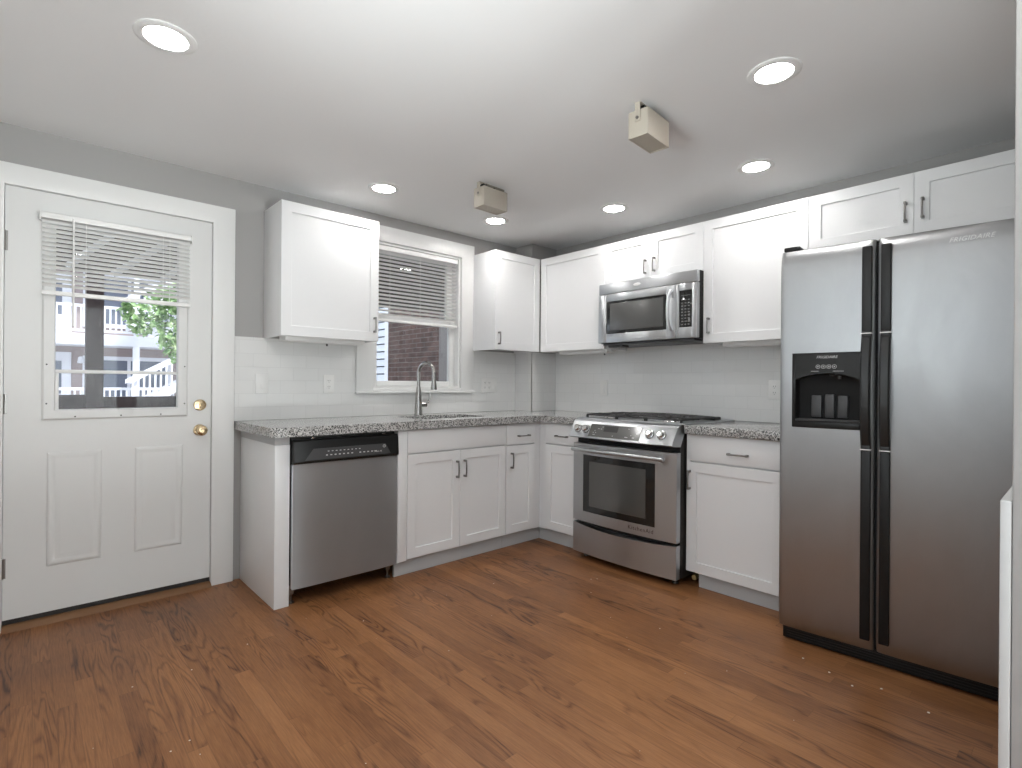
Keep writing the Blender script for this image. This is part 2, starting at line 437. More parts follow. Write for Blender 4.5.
for (xa, xb) in ((-3.649, -2.452), (-2.448, -1.251)):
    t = MB()
    t.box(xa, xa+0.10, YR-0.10, YR-0.06, 0.005, 2.118, 0.003); t.box(xb-0.10, xb, YR-0.10, YR-0.06, 0.005, 2.118, 0.003)
    t.box(xa+0.10, xb-0.10, YR-0.10, YR-0.06, 0.005, 0.20, 0.003); t.box(xa+0.10, xb-0.10, YR-0.10, YR-0.06, 2.02, 2.118, 0.003)
    lf2 = t.build('leaf', DOORP, d2)
    MB().box(xa+0.096, xb-0.096, YR-0.083, YR-0.078, 0.196, 2.024).build('pane', GLASS, lf2)
struct('wall_corner', MB().box(-0.293, -0.0005, -0.196, -0.0005, 0, ZC-0.0005), WALLP, 'narrow boxed-out chase in the corner of the two walls', 'wall')
struct('wall_stub', MB().box(-2.13, -0.0005, -3.375, -3.236, 0, ZC-0.0005, 0.004), WALLP, 'end of the partition wall beside the refrigerator', 'wall')
struct('trim_1', MB().box(-2.13, -1.05, -3.2355, -3.2205, 0, 0.943, 0.002), painted('shaded_panel_paint', (0.52, 0.52, 0.51), 0.5), 'low white panel board against the partition wall end', 'trim')  # white board, its shade put into the grey colour

struct('added_rear_paving', MB().box(-6, 2, YR-5, YR-WT-0.002, -0.30, -0.10), GROUND, 'paving added outside behind the viewer', 'ground')  # ground slab added below the rear fill lamp
struct('added_side_paving', MB().box(-10.2, XL-WT-0.002, YR-WT-0.0015, 0.1, -0.30, -0.10), GROUND, 'paving added outside left of the viewer', 'ground')  # ground slab added below the side fill lamp
struct('side_bounce_wall', MB().box(-10.4, -10.202, YR-1, 0.12, -0.3, 3.2), LIGHTP, 'pale bounce wall added outside left of the viewer', 'wall')  # added unseen wall, pale to brighten what the refrigerator reflects
struct('rear_bounce_wall', MB().box(-9, 5, YR-6, YR-5.002, -0.3, 4.2), LIGHTP, 'pale bounce wall added outside behind the viewer', 'wall')  # added unseen wall, pale to brighten what the dishwasher reflects

# tiled backsplash (thin tiles standing on the counter)
t = MB()
t.box(-2.503, -1.7605, -0.008, -0.0003, 0.9145, 1.402)
t.box(-1.7605, -0.763, -0.008, -0.0003, 0.9145, 1.066)
t.box(-0.763, -0.302, -0.008, -0.0003, 0.9145, 1.402)
t.box(-0.302, -0.0085, -0.204, -0.1965, 0.9145, 1.402)
struct('wall_backsplash_back', t, TILEX, 'white subway tile backsplash under the window', 'backsplash')
t = MB()
t.box(-0.3015, -0.2935, -0.204, -0.0085, 0.9145, 1.402)
t.box(-0.008, -0.0003, -2.32, -0.2045, 0.9145, 1.44)
struct('wall_backsplash_right', t, TILEY, 'white subway tile backsplash behind the range', 'backsplash')

# door casing, window casing
t = MB()
def arch(mb, xo0, xi0, xi1, xo1, z0, zi, zo, y0, y1):
    mb.prism([(xo0, y0, z0), (xi0, y0, z0), (xi0, y0, zi), (xi1, y0, zi), (xi1, y0, z0), (xo1, y0, z0), (xo1, y0, zo), (xo0, y0, zo)], (0, y1-y0, 0), 0.002)
arch(t, -3.575, -3.4625, -2.6195, -2.507, 0, 2.0275, 2.124, -0.022, -0.0003)
t.box(-2.6195, -2.6055, -0.0002, 0.12, 0, 2.0275, 0.001)
t.box(-3.4745, -3.4625, -0.0002, 0.12, 0, 2.0275, 0.001)
t.box(-3.4625, -2.6195, -0.0002, 0.12, 2.0275, 2.0395, 0.001)
struct('trim_2', t, TRIM, 'white flat casing around the back door', 'door casing')
t = MB()
t.box(-3.4625, -2.6195, -0.006, 0.13, 0.0005, 0.022, 0.004)
t.prism([(-3.4625, -0.045, 0.0005), (-3.4625, -0.004, 0.0005), (-3.4625, -0.004, 0.022), (-3.4625, -0.020, 0.018)], (0.843, 0, 0))
struct('trim_3', t, RUST, 'worn wooden threshold under the back door', 'threshold')
t = MB()
arch(t, -1.759, -1.637, -0.887, -0.764, 1.084, 2.12, 2.228, -0.020, -0.0003)
t.box(-1.637, -0.887, -0.0195, -0.0003, 1.084, 1.1045, 0.002)
t.box(-1.765, -0.758, -0.034, -0.0003, 1.067, 1.0835, 0.004)
struct('trim_4', t, TRIM, 'white flat casing and narrow sill around the sink window', 'window casing')

# window_1: jamb liner, two sashes, panes
w1 = thing('window_1', 'white double-hung window above the sink', 'window', (-1.262, 0.08, 1.105), kind='structure')
t = MB()
t.box(-1.6365, -1.621, 0.0, 0.15, 1.1055, 2.1195); t.box(-0.903, -0.8875, 0.0, 0.15, 1.1055, 2.1195)
t.box(-1.621, -0.903, 0.0, 0.15, 2.104, 2.1195); t.box(-1.621, -0.903, 0.0, 0.15, 1.1055, 1.117)
t.build('jamb', TRIM, w1)
def sash(name, y0, y1, z0, z1, st=0.047):
    t = MB()
    t.box(-1.6205, -1.6205+st, y0, y1, z0, z1, 0.003); t.box(-0.9035-st, -0.9035, y0, y1, z0, z1, 0.003)
    t.box(-1.6205+st, -0.9035-st, y0, y1, z0, z0+0.038, 0.003); t.box(-1.6205+st, -0.9035-st, y0, y1, z1-0.038, z1, 0.003)
    s = t.build(name, TRIM, w1)
    MB().box(-1.6205+st-0.004, -0.9035-st+0.004, (y0+y1)/2-0.002, (y0+y1)/2+0.002, z0+0.034, z1-0.034).build('pane', GLASS, s)
sash('lower_sash', 0.050, 0.085, 1.1175, 1.62); sash('upper_sash', 0.090, 0.125, 1.585, 2.1035)

# ------------------------------------------------------------------ back door
d1 = thing('door_1', 'white half-glazed back door with two raised panels', 'door', (-3.04, 0.02, 0.0), kind='structure')
SX0, SX1, SY, SZ0, SZ1 = -3.4605, -2.6215, 0.0, 0.046, 2.0255
LX0, LX1, LZ0, LZ1 = -3.285, -2.780, 0.997, 1.885      # glazed opening
t = MB()
xs, zs = [SX0, LX0, LX1, SX1], [SZ0, LZ0, LZ1, SZ1]
for i in range(3):
    for j in range(3):
        if (i, j) != (1, 1): t.box(xs[i], xs[i+1], SY, SY+0.044, zs[j], zs[j+1])
bmesh.ops.remove_doubles(t.bm, verts=list(t.bm.verts), dist=1e-5)
slab = t.build('slab', DOORP, d1)
for (px0, px1) in ((-3.313, -3.103), (-2.971, -2.754)):
    def rect(i, d): return [(px0+i, SY-d, 0.258+i), (px1-i, SY-d, 0.258+i), (px1-i, SY-d, 0.800-i), (px0+i, SY-d, 0.800-i)]
    MB().loops([rect(0, -0.002), rect(0.002, 0.0005), rect(0.012, 0.005), rect(0.020, 0.005), rect(0.030, 0.001), rect(0.034, 0.001), rect(0.050, 0.004), rect(0.056, 0.004)]).build('raised_panel', DOORP, d1)
t = MB()
fx0, fx1, fz0, fz1 = -3.333, -2.735, 0.951, 1.93
def frect(i, d): return [(fx0+i, SY-d, fz0+i), (fx1-i, SY-d, fz0+i), (fx1-i, SY-d, fz1-i), (fx0+i, SY-d, fz1-i)]
t.loops([frect(0, -0.001), frect(0.001, 0.006), frect(0.008, 0.012), frect(0.036, 0.014), frect(0.046, 0.010), frect(0.050, -0.004), frect(0.0505, -0.02)], cap=False)
lf = t.build('lite_frame', DOORP, d1)
t = MB()
for (x, z) in ((-3.315, 1.215), (-3.315, 1.03), (-2.752, 1.02), (-2.752, 1.22), (-3.21, 0.966), (-3.03, 0.966), (-2.86, 0.966), (-2.748, 1.80)):
    t.lathe([(0.0, 0.0022), (0.0035, 0.002), (0.0035, -0.002)], (x, SY-0.0125, z), (0, -1, 0), 10)
t.build('screw_holes', CAVITY, lf)
MB().box(-3.284, -2.781, SY+0.020, SY+0.025, 0.998, 1.884).build('pane', GLASS, d1)
t = MB()
t.box(-3.284, -2.781, SY+0.002, SY+0.018, 1.175, 1.192, 0.003)
t.box(-3.284, -3.270, SY+0.004, SY+0.016, 0.998, 1.175, 0.002)
t.build('glazing_bar', TRIM, d1)
def knob(z, r, deep, name):
    c = (-2.676, SY-0.0002, z)
    MB().lathe([(0.0, 0), (0.031, 0), (0.031, 0.004), (0.027, 0.008), (0.012, 0.010)] , c, (0, -1, 0), 36).build('rosette' if name == 'door_knob' else 'escutcheon', BRASS, d1)
    if name == 'door_knob':
        return MB().lathe([(0.011, 0.008), (0.011, 0.022), (0.018, 0.030), (0.027, 0.042), (0.029, 0.052), (0.026, 0.060), (0.016, 0.066), (0.012, 0.0665), (0.010, 0.064), (0.0, 0.064)], c, (0, -1, 0), 36).build(name, BRASS, d1)
    t = MB().lathe([(0.022, 0.006), (0.020, 0.014), (0.0, 0.016)], c, (0, -1, 0), 32)
    t.box(-2.676-0.004, -2.676+0.004, SY-0.030, SY-0.012, z-0.015, z+0.015, 0.003)
    return t.build(name, BRASS, d1)
knob(0.872, 0.03, 0.06, 'door_knob'); knob(1.010, 0.03, 0.03, 'deadbolt_turn')
for z in (1.774, 1.031, 0.282):
    MB().tube([(-3.462, -0.006, z-0.045), (-3.462, -0.006, z+0.045)], 0.006, 10).box(-3.4625, -3.450, -0.004, 0.0, z-0.045, z+0.045).build('hinge', NICKEL, d1)
MB().box(SX0, SX1, SY+0.006, SY+0.040, 0.0225, 0.046).build('door_sweep', BLACKM, d1)

# ------------------------------------------------------------------ mini blinds
def blind(label, x0, x1, yf, ztop, zbot, wand_x, wand_len, cords, headh, pitch=0.0212, tilt=0.25, depth=0.025, group=None):
    yc = yf + depth/2 + 0.002
    b = thing('mini_blind', label, 'blind', ((x0+x1)/2, yc, ztop))
    MB().box(x0, x1, yf-0.002, yf+depth+0.004, ztop-headh, ztop, 0.003).build('headrail', BLINDP, b)
    t = MB(); z = ztop-headh-0.012; n = 0
    while z > zbot+0.03:
        g = []
        for x in (x0+0.004, x1-0.004):
            row = []
            for k in range(5):
                s = -0.5+k/4
                row.append((x, yc+s*depth*math.cos(tilt), z + s*depth*math.sin(tilt) + 0.0022*(1-4*s*s)))
            g.append(row)
        t.sheet(g); z -= pitch; n += 1
    t.build('slats', BLINDP, b, recalc=False)
    MB().box(x0+0.002, x1-0.002, yf, yf+depth, zbot, zbot+0.02, 0.004).build('bottom_rail', BLINDP, b)
    for cx in cords:
        MB().tube([(cx, yf+0.001, ztop-headh), (cx, yf+0.001, zbot+0.018)], 0.0011, 6).build('ladder_cord', BLINDP, b)
    if wand_x is not None:
        MB().tube([(wand_x, yf-0.010, ztop-headh+0.012), (wand_x, yf-0.012, ztop-headh-wand_len)], 0.0042, 8).build('wand', PLASTIC, b)
    return b
bd = blind('small white horizontal blind half raised on the back door glass', -3.339, -2.731, -0.047, 1.922, 1.540, -3.222, 0.50, (-3.175, -2.86, -2.83), 0.026, tilt=-0.50)
for xa in (-3.344, -2.731): MB().box(xa, xa+0.005, -0.052, -0.0125, 1.885, 1.926, 0.001).build('mounting_bracket', PLASTIC, bd)
blind('white horizontal blind half raised inside the sink window', -1.615, -0.910, 0.004, 2.100, 1.570, None, 0, (-1.50, -1.25, -1.02), 0.034, pitch=0.027, tilt=-0.46)

# ------------------------------------------------------------------ cabinets
def shaker(fr, u0, u1, w1, z0, z1, parent, name='door', st=0.058, th=0.019, rec=0.008):
    t = MB(); w0 = w1-th; bv = 0.0016
    u0, u1 = min(u0, u1), max(u0, u1)
    def ring(i, w): return [fr.p(u0+i, w, z0+i), fr.p(u1-i, w, z0+i), fr.p(u1-i, w, z1-i), fr.p(u0+i, w, z1-i)]
    t.loops([ring(0, w0), ring(0, w1-bv), ring(bv, w1), ring(st-0.001, w1), ring(st, w1-0.001), ring(st+0.001, w1-rec)])
    return t.build(name, WHITE, parent)
def slabfront(fr, u0, u1, w1, z0, z1, parent, name='drawer', th=0.019):
    t = MB(); fr.box(t, u0, u1, w1-th, w1, z0, z1, 0.002); return t.build(name, WHITE, parent)
def pull(fr, u, w, z, parent, vert=True, L=0.092):
    t = MB(); h = L/2
    pts = []
    for k in range(13):
        s = -1+k/6.0
        out = 0.024 + 0.004*(1-s*s)
        pts.append(fr.p(u, w+out, z+s*h) if vert else fr.p(u+s*h, w+out, z))
    t.tube(pts, 0.0046, 8)
    for s in (-1, 1):
        if vert: fr.box(t, u-0.006, u+0.006, w, w+0.027, z+s*(h-0.004)-0.0065, z+s*(h-0.004)+0.0065, 0.002)
        else: fr.box(t, u+s*(h-0.004)-0.0065, u+s*(h-0.004)+0.0065, w, w+0.027, z-0.006, z+0.006, 0.002)
    return t.build('pull_handle', NICKEL, parent)
UZ0, UZ1, UW = 1.400, 2.157, 0.290
def upper(label, fr, u0, u1, z0, doors, w0=0.0005):
    mid = (u0+u1)/2
    c = thing('wall_cabinet', label, 'cabinet', fr.p(mid, UW/2, z0))
    t = MB(); p = 0.018; wf = UW-0.0205
    a, b = min(u0, u1)+0.0006, max(u0, u1)-0.0006
    fr.box(t, a, a+p, w0, wf, z0, UZ1, 0.001); fr.box(t, b-p, b, w0, wf, z0, UZ1, 0.001)
    fr.box(t, a+p, b-p, w0, wf, UZ1-p, UZ1, 0.001); fr.box(t, a+p, b-p, w0, wf, z0+0.018, z0+0.018+p, 0.001)
    fr.box(t, a+p, b-p, w0, w0+0.006, z0+0.02, UZ1-p)
    fr.box(t, a+p, b-p, wf-0.02, wf, z0+0.001, z0+0.036)
    t.build('carcass', WHITE, c)
    for (d0, d1, pu, pz) in doors:
        d = shaker(fr, d0, d1, UW, z0+0.001, UZ1-0.001, c)
        if pu is not None: pull(fr, pu, UW, pz, d)
    return c
upper('white single-door wall cabinet left of the sink window', A, -2.345, -1.745, UZ0, [(-2.3445, -1.7455, -1.777, 1.502)])
upper('white narrow wall cabinet right of the sink window', A, -0.773, -0.296, UZ0, [(-0.772, -0.2985, -0.742, 1.487)])
# the corner cabinet on the range wall starts behind the narrow one
c = upper('white wall cabinet in the corner without a handle', B, -0.939, -0.2925, UZ0, [(-0.9385, -0.2935, None, None)])
upper('white double-door wall cabinet above the microwave', B, -1.7015, -0.9395, 1.8545, [(-1.3195, -0.940, -1.287, 1.940), (-1.7010, -1.3205, -1.356, 1.946)])
upper('white single-door wall cabinet between microwave and refrigerator', B, -2.300, -1.702, UZ0, [(-2.2995, -1.7025, -1.742, 1.507)])
upper('white double-door wall cabinet above the refrigerator', B, -3.2165, -2.3005, 1.860, [(-2.7575, -2.301, -2.727, 1.972), (-3.216, -2.7590, -2.793, 1.978)])

def under_light(label, fr, u0, u1, knob_u):
    c = thing('under_cabinet_light', label, 'light fixture', fr.p((u0+u1)/2, 0.16, 1.4165), 'slim light bars under the wall cabinets')
    t = MB(); fr.box(t, u0, u1, 0.135, 0.235, 1.380, 1.4165, 0.004); t.build('housing', PLASTIC, c)
    t = MB(); fr.box(t, u0+0.02, u1-0.02, 0.145, 0.225, 1.377, 1.3805, 0.001); t.build('diffuser', BLINDP, c)
    t = MB(); t.lathe([(0.006, 0), (0.006, 0.014), (0.0, 0.015)], fr.p(knob_u, 0.152, 1.378), (0, 0, -1), 12); t.build('switch_knob', DARKGREY, c)
under_light('slim white light bar under the cabinet left of the window', A, -2.30, -1.81, -2.02)
under_light('slim white light bar under the handleless corner cabinet', B, -0.92, -0.45, -0.84)
under_light('slim white light bar under the cabinet beside the refrigerator', B, -2.28, -1.80, -2.2)

# base cabinets
BW, TKW = 0.610, 0.572
def base_carcass(fr, u0, u1, c, toe0=None, toe1=None, open_top=False):
    a, b = min(u0, u1)+0.0006, max(u0, u1)-0.0006
    t = MB(); wf = BW-0.0205; p = 0.018
    fr.box(t, a, a+p, 0.001, wf, 0.091, 0.862); fr.box(t, b-p, b, 0.001, wf, 0.091, 0.862)
    fr.box(t, a+p, b-p, 0.001, wf, 0.091, 0.109); fr.box(t, a+p, b-p, 0.001, 0.008, 0.109, 0.862)
    fr.box(t, a+p, b-p, wf-0.018, wf, 0.70, 0.735); fr.box(t, a+p, b-p, wf-0.018, wf, 0.83, 0.862)
    t.build('carcass', WHITE, c)
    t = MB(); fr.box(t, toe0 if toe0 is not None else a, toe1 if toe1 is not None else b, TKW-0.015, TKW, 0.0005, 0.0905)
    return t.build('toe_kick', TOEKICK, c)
c = thing('base_cabinet', 'white two-door sink base cabinet beside the dishwasher', 'cabinet', (-1.37, -0.3, 0))
base_carcass(A, -1.787, -0.9425, c)
t = MB(); A.box(t, -1.7855, -1.7245, BW-0.020, BW-0.002, 0.0912, 0.862, 0.001); t.build('filler_strip', WHITE, c)
slabfront(A, -1.722, -0.9455, BW, 0.724, 0.860, c, 'false_drawer_front')
d = shaker(A, -1.722, -1.3365, BW, 0.100, 0.716, c); pull(A, -1.365, BW, 0.597, d, L=0.105)
d = shaker(A, -1.3335, -0.9455, BW, 0.100, 0.716, c); pull(A, -1.305, BW, 0.597, d, L=0.105)
c = thing('base_cabinet', 'white narrow base cabinet with one drawer right of the sink doors', 'cabinet', (-0.80, -0.3, 0))
base_carcass(A, -0.942, -0.6125, c, toe1=-0.556)
d = slabfront(A, -0.9385, -0.6625, BW, 0.716, 0.860, c); pull(A, -0.782, BW, 0.775, d, False, 0.105)
d = shaker(A, -0.9385, -0.6625, BW, 0.100, 0.708, c); pull(A, -0.8955, BW, 0.608, d, L=0.105)
t = MB(); t.box(-0.6605, -0.5985, -0.597, -0.590, 0.0912, 0.862); t.build('corner_filler', WHITE, c)
c = thing('base_cabinet', 'white narrow base cabinet in the corner left of the range', 'cabinet', (-0.3, -0.83, 0))
base_carcass(B, -0.985, -0.6125, c, toe1=-0.5735)
d = slabfront(B, -0.983, -0.6625, BW, 0.716, 0.860, c); pull(B, -0.83, BW, 0.775, d, False, 0.105)
shaker(B, -0.983, -0.6625, BW, 0.100, 0.708, c)
t = MB(); t.box(-0.598, -0.590, -0.6605, -0.5975, 0.0912, 0.862); t.build('corner_filler', WHITE, c)
c = thing('base_cabinet', 'white wide base cabinet between range and refrigerator', 'cabinet', (-0.3, -2.04, 0))
base_carcass(B, -2.305, -1.800, c, toe1=-1.838)
t = MB(); B.box(t, -1.7995, -1.7775, BW-0.030, BW-0.001, 0.0912, 0.862); t.build('filler_strip', WHITE, c)
d = slabfront(B, -2.304, -1.7785, BW, 0.716, 0.862, c); pull(B, -2.074, BW, 0.774, d, False, 0.105)
d = shaker(B, -2.304, -1.7785, BW, 0.088, 0.708, c); pull(B, -1.799, BW, 0.607, d, L=0.105)
c = thing('end_panel', 'white thick end panel closing the left end of the counter', 'panel', (-2.43, -0.3, 0))
MB().box(-2.468, -2.3945, -0.582, -0.009, 0.0005, 0.822, 0.002).build('panel', WHITE, c)
MB().box(-2.468, -2.3945, -0.5775, -0.009, 0.8222, 0.864, 0.001).build('shadow_strip', TOEKICK, c)  # grey strip that paints the shadow under the counter

# countertops
def slab_cells(xs, ys, keep, z0, z1):
    t = MB(); bm = t.bm
    vs = {}
    def V(i, j):
        if (i, j) not in vs: vs[(i, j)] = bm.verts.new((xs[i], ys[j], z1))
        return vs[(i, j)]
    for i in range(len(xs)-1):
        for j in range(len(ys)-1):
            if keep(i, j): bm.faces.new((V(i, j), V(i+1, j), V(i+1, j+1), V(i, j+1)))
    r = bmesh.ops.extrude_face_region(bm, geom=list(bm.faces))
    bmesh.ops.translate(bm, verts=[v for v in r['geom'] if isinstance(v, bmesh.types.BMVert)], vec=(0, 0, z0-z1))
    bmesh.ops.recalc_face_normals(bm, faces=list(bm.faces))
    return t
CT0, CT1 = 0.8665, 0.914
xs = [-2.503, -1.555, -1.02, -0.641, -0.303, -0.009]
ys = [-1.008, -0.641, -0.50, -0.205, -0.175, -0.009]
def keep(i, j):
    if j == 0: return i >= 3
    if i == 1 and j in (2, 3): return False
    if i == 4 and j >= 3: return False
    return True
t = slab_cells(xs, ys, keep, CT0, CT1)
def vedge(bm, x, y):
    return [e for e in bm.edges if all(abs(v.co.x-x) < 1e-4 and abs(v.co.y-y) < 1e-4 for v in e.verts)]
bmesh.ops.bevel(t.bm, geom=vedge(t.bm, -2.503, -0.641), offset=0.055, segments=8, profile=0.5, affect='EDGES')
for (x, y) in ((-1.555, -0.50), (-1.02, -0.50), (-1.555, -0.175), (-1.02, -0.175)):
    bmesh.ops.bevel(t.bm, geom=vedge(t.bm, x, y), offset=0.05, segments=6, profile=0.5, affect='EDGES')
ct = t.build('countertop', GRANITE); tag(ct, 'speckled grey granite countertop with the sink, turning the corner', 'countertop')
t = MB().box(-0.641, -0.009, -2.318, -1.777, CT0, CT1, 0.003)
tag(t.build('countertop', GRANITE), 'short speckled grey granite countertop between range and refrigerator', 'countertop')

# sink
s = thing('kitchen_sink', 'stainless steel sink set below the granite countertop', 'sink', (-1.287, -0.34, 0.70))
def rrect(x0, x1, y0, y1, r, z, n=6):
    pts = []
    for cx, cy, a0 in ((x1-r, y1-r, 0), (x0+r, y1-r, PI/2), (x0+r, y0+r, PI), (x1-r, y0+r, 1.5*PI)):
        for k in range(n+1): pts.append((cx+r*math.cos(a0+k*PI/2/n), cy+r*math.sin(a0+k*PI/2/n), z))
    return pts
t = MB()
t.loops([rrect(-1.585, -0.99, -0.525, -0.155, 0.07, 0.8655), rrect(-1.56, -1.015, -0.505, -0.17, 0.06, 0.8655), rrect(-1.552, -1.023, -0.497, -0.178, 0.055, 0.72), rrect(-1.52, -1.055, -0.465, -0.21, 0.05, 0.70)], cap=False)
t.bm.faces.new([t.bm.verts.new(Vector(p)) for p in rrect(-1.52, -1.055, -0.465, -0.21, 0.05, 0.70)])
t.build('basin', SINKSTEEL, s, recalc=False)
MB().lathe([(0.045, 0.0), (0.045, 0.003), (0.036, 0.004), (0.030, 0.001), (0.0, 0.001)], (-1.287, -0.30, 0.7005), (0, 0, 1), 24).build('drain', CHROME, s)

# faucet
FX, FY = -1.320, -0.092
f = thing('faucet', 'tall brushed nickel gooseneck pull-down faucet behind the sink', 'faucet', (FX, FY, CT1))
MB().lathe([(0.0, 0.0005), (0.030, 0.0005), (0.030, 0.006), (0.028, 0.012), (0.0265, 0.05), (0.0235, 0.11), (0.0195, 0.16), (0.0145, 0.20), (0.0, 0.20)], (FX, FY, CT1), (0, 0, 1), 28).build('body', FAUCETM, f)
pts = [(FX, FY, CT1+0.16), (FX, FY, CT1+0.22)]
R = 0.078; zc = CT1+0.292
for k in range(17):
    a = PI-k*PI/16*1.03
    pts.append((FX+0.012*(1+math.cos(a)), FY-R-R*math.cos(a), zc+R*math.sin(a)))
MB().tube(pts, 0.0125, 16).build('spout', FAUCETM, f)
e = Vector(pts[-1]); dn = (Vector(pts[-1])-Vector(pts[-2])).normalized()
MB().lathe([(0.0, -0.002), (0.0135, 0.0), (0.0150, 0.012), (0.0150, 0.035), (0.019, 0.070), (0.022, 0.095), (0.021, 0.104), (0.0, 0.105)], e, dn, 24).build('spray_head', FAUCETM, f)
t = MB().tube([(FX+0.015, FY, CT1+0.072), (FX+0.062, FY-0.006, CT1+0.074)], [0.016, 0.0185], 16)
t.tube([(FX+0.052, FY-0.006, CT1+0.076), (FX+0.074, FY-0.010, CT1+0.088), (FX+0.086, FY-0.014, CT1+0.115), (FX+0.086, FY-0.016, CT1+0.155)], [0.008, 0.0075, 0.006, 0.005], 10)
t.build('lever_handle', FAUCETM, f)

# ------------------------------------------------------------------ dishwasher
dw = thing('dishwasher', 'stainless dishwasher with black control panel under the counter', 'dishwasher', (-2.09, -0.3, 0))
MB().box(-2.388, -1.792, -0.575, -0.02, 0.10, 0.862).build('tub', BLACKM, dw)
MB().box(-2.388, -1.792, -0.40, -0.385, 0.002, 0.0995).build('base_pan', BLACKM, dw)
t = MB()                                   # gently bowed stainless door
g = []; nx, nz = 16, 10
for j in range(nz+1):
    z = 0.088+(0.722-0.088)*j/nz; row = []
    for i in range(nx+1):
        x = -2.389+(0.598)*i/nx; q = 2*i/nx-1; qz = 2*j/nz-1
        row.append((x, -0.606-0.008*(1-q**4)-0.004*(1-qz*qz), z))
    g.append(row)
t.sheet(g)
bmesh.ops.solidify(t.bm, geom=list(t.bm.faces), thickness=0.0)
dd = None
t2 = MB(); t2.box(-2.389, -1.791, -0.606, -0.578, 0.088, 0.722, 0.003)
t2._merge(t.bm.copy()); t.bm.free()
dd = t2.build('door', STEELV, dw)
t = MB()
t.prism([(-2.389, -0.578, 0.724), (-2.389, -0.622, 0.724), (-2.389, -0.627, 0.735), (-2.389, -0.618, 0.836), (-2.389, -0.610, 0.845), (-2.389, -0.578, 0.845)], (0.598, 0, 0), 0.002)
cp = t.build('control_panel', BLACK, dw)
def on_panel(x, z): return -0.627+(z-0.735)*0.009/0.101
MB().prism([(-2.335, on_panel(0, .737)-0.0006, 0.739), (-1.845, on_panel(0, .737)-0.0006, 0.739), (-1.875, on_panel(0, .80)-0.0008, 0.797), (-2.29, on_panel(0, .80)-0.0008, 0.797)], (0, 0.003, 0)).build('button_area', DARKGREY, cp)
t = MB()
random.seed(3)
for i in range(13):
    x = -2.225+i*0.0235
    if i == 7: continue
    t.box(x, x+0.010, on_panel(0, .760)-0.0022, on_panel(0, .760), 0.757, 0.7625)
for i in range(9):
    x = -2.215+i*0.022
    t.box(x, x+0.009, on_panel(0, .779)-0.0020, on_panel(0, .779), 0.778, 0.7815)
Rm = Matrix.Translation((-1.926, on_panel(0, .757)-0.0022, 0.757)) @ Matrix.Rotation(PI/2, 4, 'X')
t.text('Triton XL', 0.013, Rm, 0.1)
t.lathe([(0.0085, 0.0), (0.0085, 0.002), (0.0070, 0.0022), (0.0070, 0.0)], (-1.885, on_panel(0, .783)-0.0008, 0.783), (0, -1, 0), 20)
t.text('GE', 0.0095, Matrix.Translation((-1.885, on_panel(0, .783)-0.0026, 0.783)) @ Matrix.Rotation(PI/2, 4, 'X'), 0.2)
t.build('lettering', PRINT, cp)
for x in (-2.28, -1.875): MB().box(x-0.009, x+0.009, -0.600, -0.586, 0.8475, 0.8540, 0.001).build('mounting_clip', CHROME, dw)
for x in (-2.372, -1.815):
    MB().lathe([(0.016, 0.001), (0.016, 0.008), (0.006, 0.010), (0.006, 0.10)], (x, -0.545, 0.0), (0, 0, 1), 14).box(x-0.013, x+0.013, -0.553, -0.530, 0.045, 0.0995).build('foot', NICKEL, dw)

# ------------------------------------------------------------------ microwave
MX, MY0, MY1 = 0.360, -0.9400, -1.7005           # w of the front, left and right edge
mw = thing('microwave', 'stainless over-the-range microwave with black keypad', 'microwave', (-0.18, -1.32, 1.43))
t = MB(); B.box(t, MY0-0.002, MY1+0.002, 0.009, MX-0.035, 1.431, 1.853, 0.002); t.build('body', BLACK, mw)
t = MB(); B.box(t, MY0-0.001, MY1+0.001, MX-0.034, MX-0.004, 1.779, 1.853, 0.006, 3); vg = t.build('vent_grille', STEELH, mw)
t = MB(); t.lathe([(0.0, 0.003), (0.012, 0.003), (0.016, 0.0015), (0.017, 0.0)], (0, 0, 0), (0, 0, 1), 28)
t.bm.transform(Matrix.Translation(B.p(-1.262, MX-0.0036, 1.818)) @ Matrix.Rotation(-PI/2, 4, 'Z') @ Matrix.Rotation(PI/2, 4, 'X') @ Matrix.Diagonal((1.75, 0.62, 1, 1)))
bg = t.build('badge', BADGE, vg)
MDY = -1.5545
t = MB()
# door as a frame round the window
B.box(t, MY0-0.001, -1.012, MX-0.033, MX, 1.435, 1.776, 0.004); B.box(t, -1.487, MDY, MX-0.033, MX, 1.435, 1.776, 0.004)
B.box(t, -1.0105, -1.4885, MX-0.033, MX-0.0004, 1.435, 1.497, 0.003); B.box(t, -1.0105, -1.4885, MX-0.033, MX-0.0004, 1.724, 1.776, 0.003)
md = t.build('door', STEELH, mw)
t = MB(); B.box(t, -1.0125, -1.4865, MX-0.020, MX-0.004, 1.4975, 1.7235, 0.002); wn = t.build('window', GLASSBLK, md)
t = MB(); B.box(t, -1.040, -1.463, MX-0.005, MX-0.0036, 1.519, 1.708, 0.0005); t.build('window_screen', mat('oven_screen', (0.10, 0.10, 0.098), 0.22), wn)
pts = []
for k in range(17):
    s_ = -1+k/8
    pts.append(B.p(-1.524+0.006*(1-s_*s_), MX+0.004+0.036*(1-abs(s_)**3.2), 1.616+s_*0.128))
t = MB().tube(pts, [0.009 if 0 < k < 16 else 0.011 for k in range(17)], 14)
t.bm.transform(Matrix.Identity(4))
t.build('handle', STEELV, md)
t = MB()
B.box(t, MDY-0.002, -1.578, MX-0.033, MX, 1.435, 1.776, 0.004); B.box(t, -1.664, MY1+0.001, MX-0.033, MX, 1.435, 1.776, 0.004)
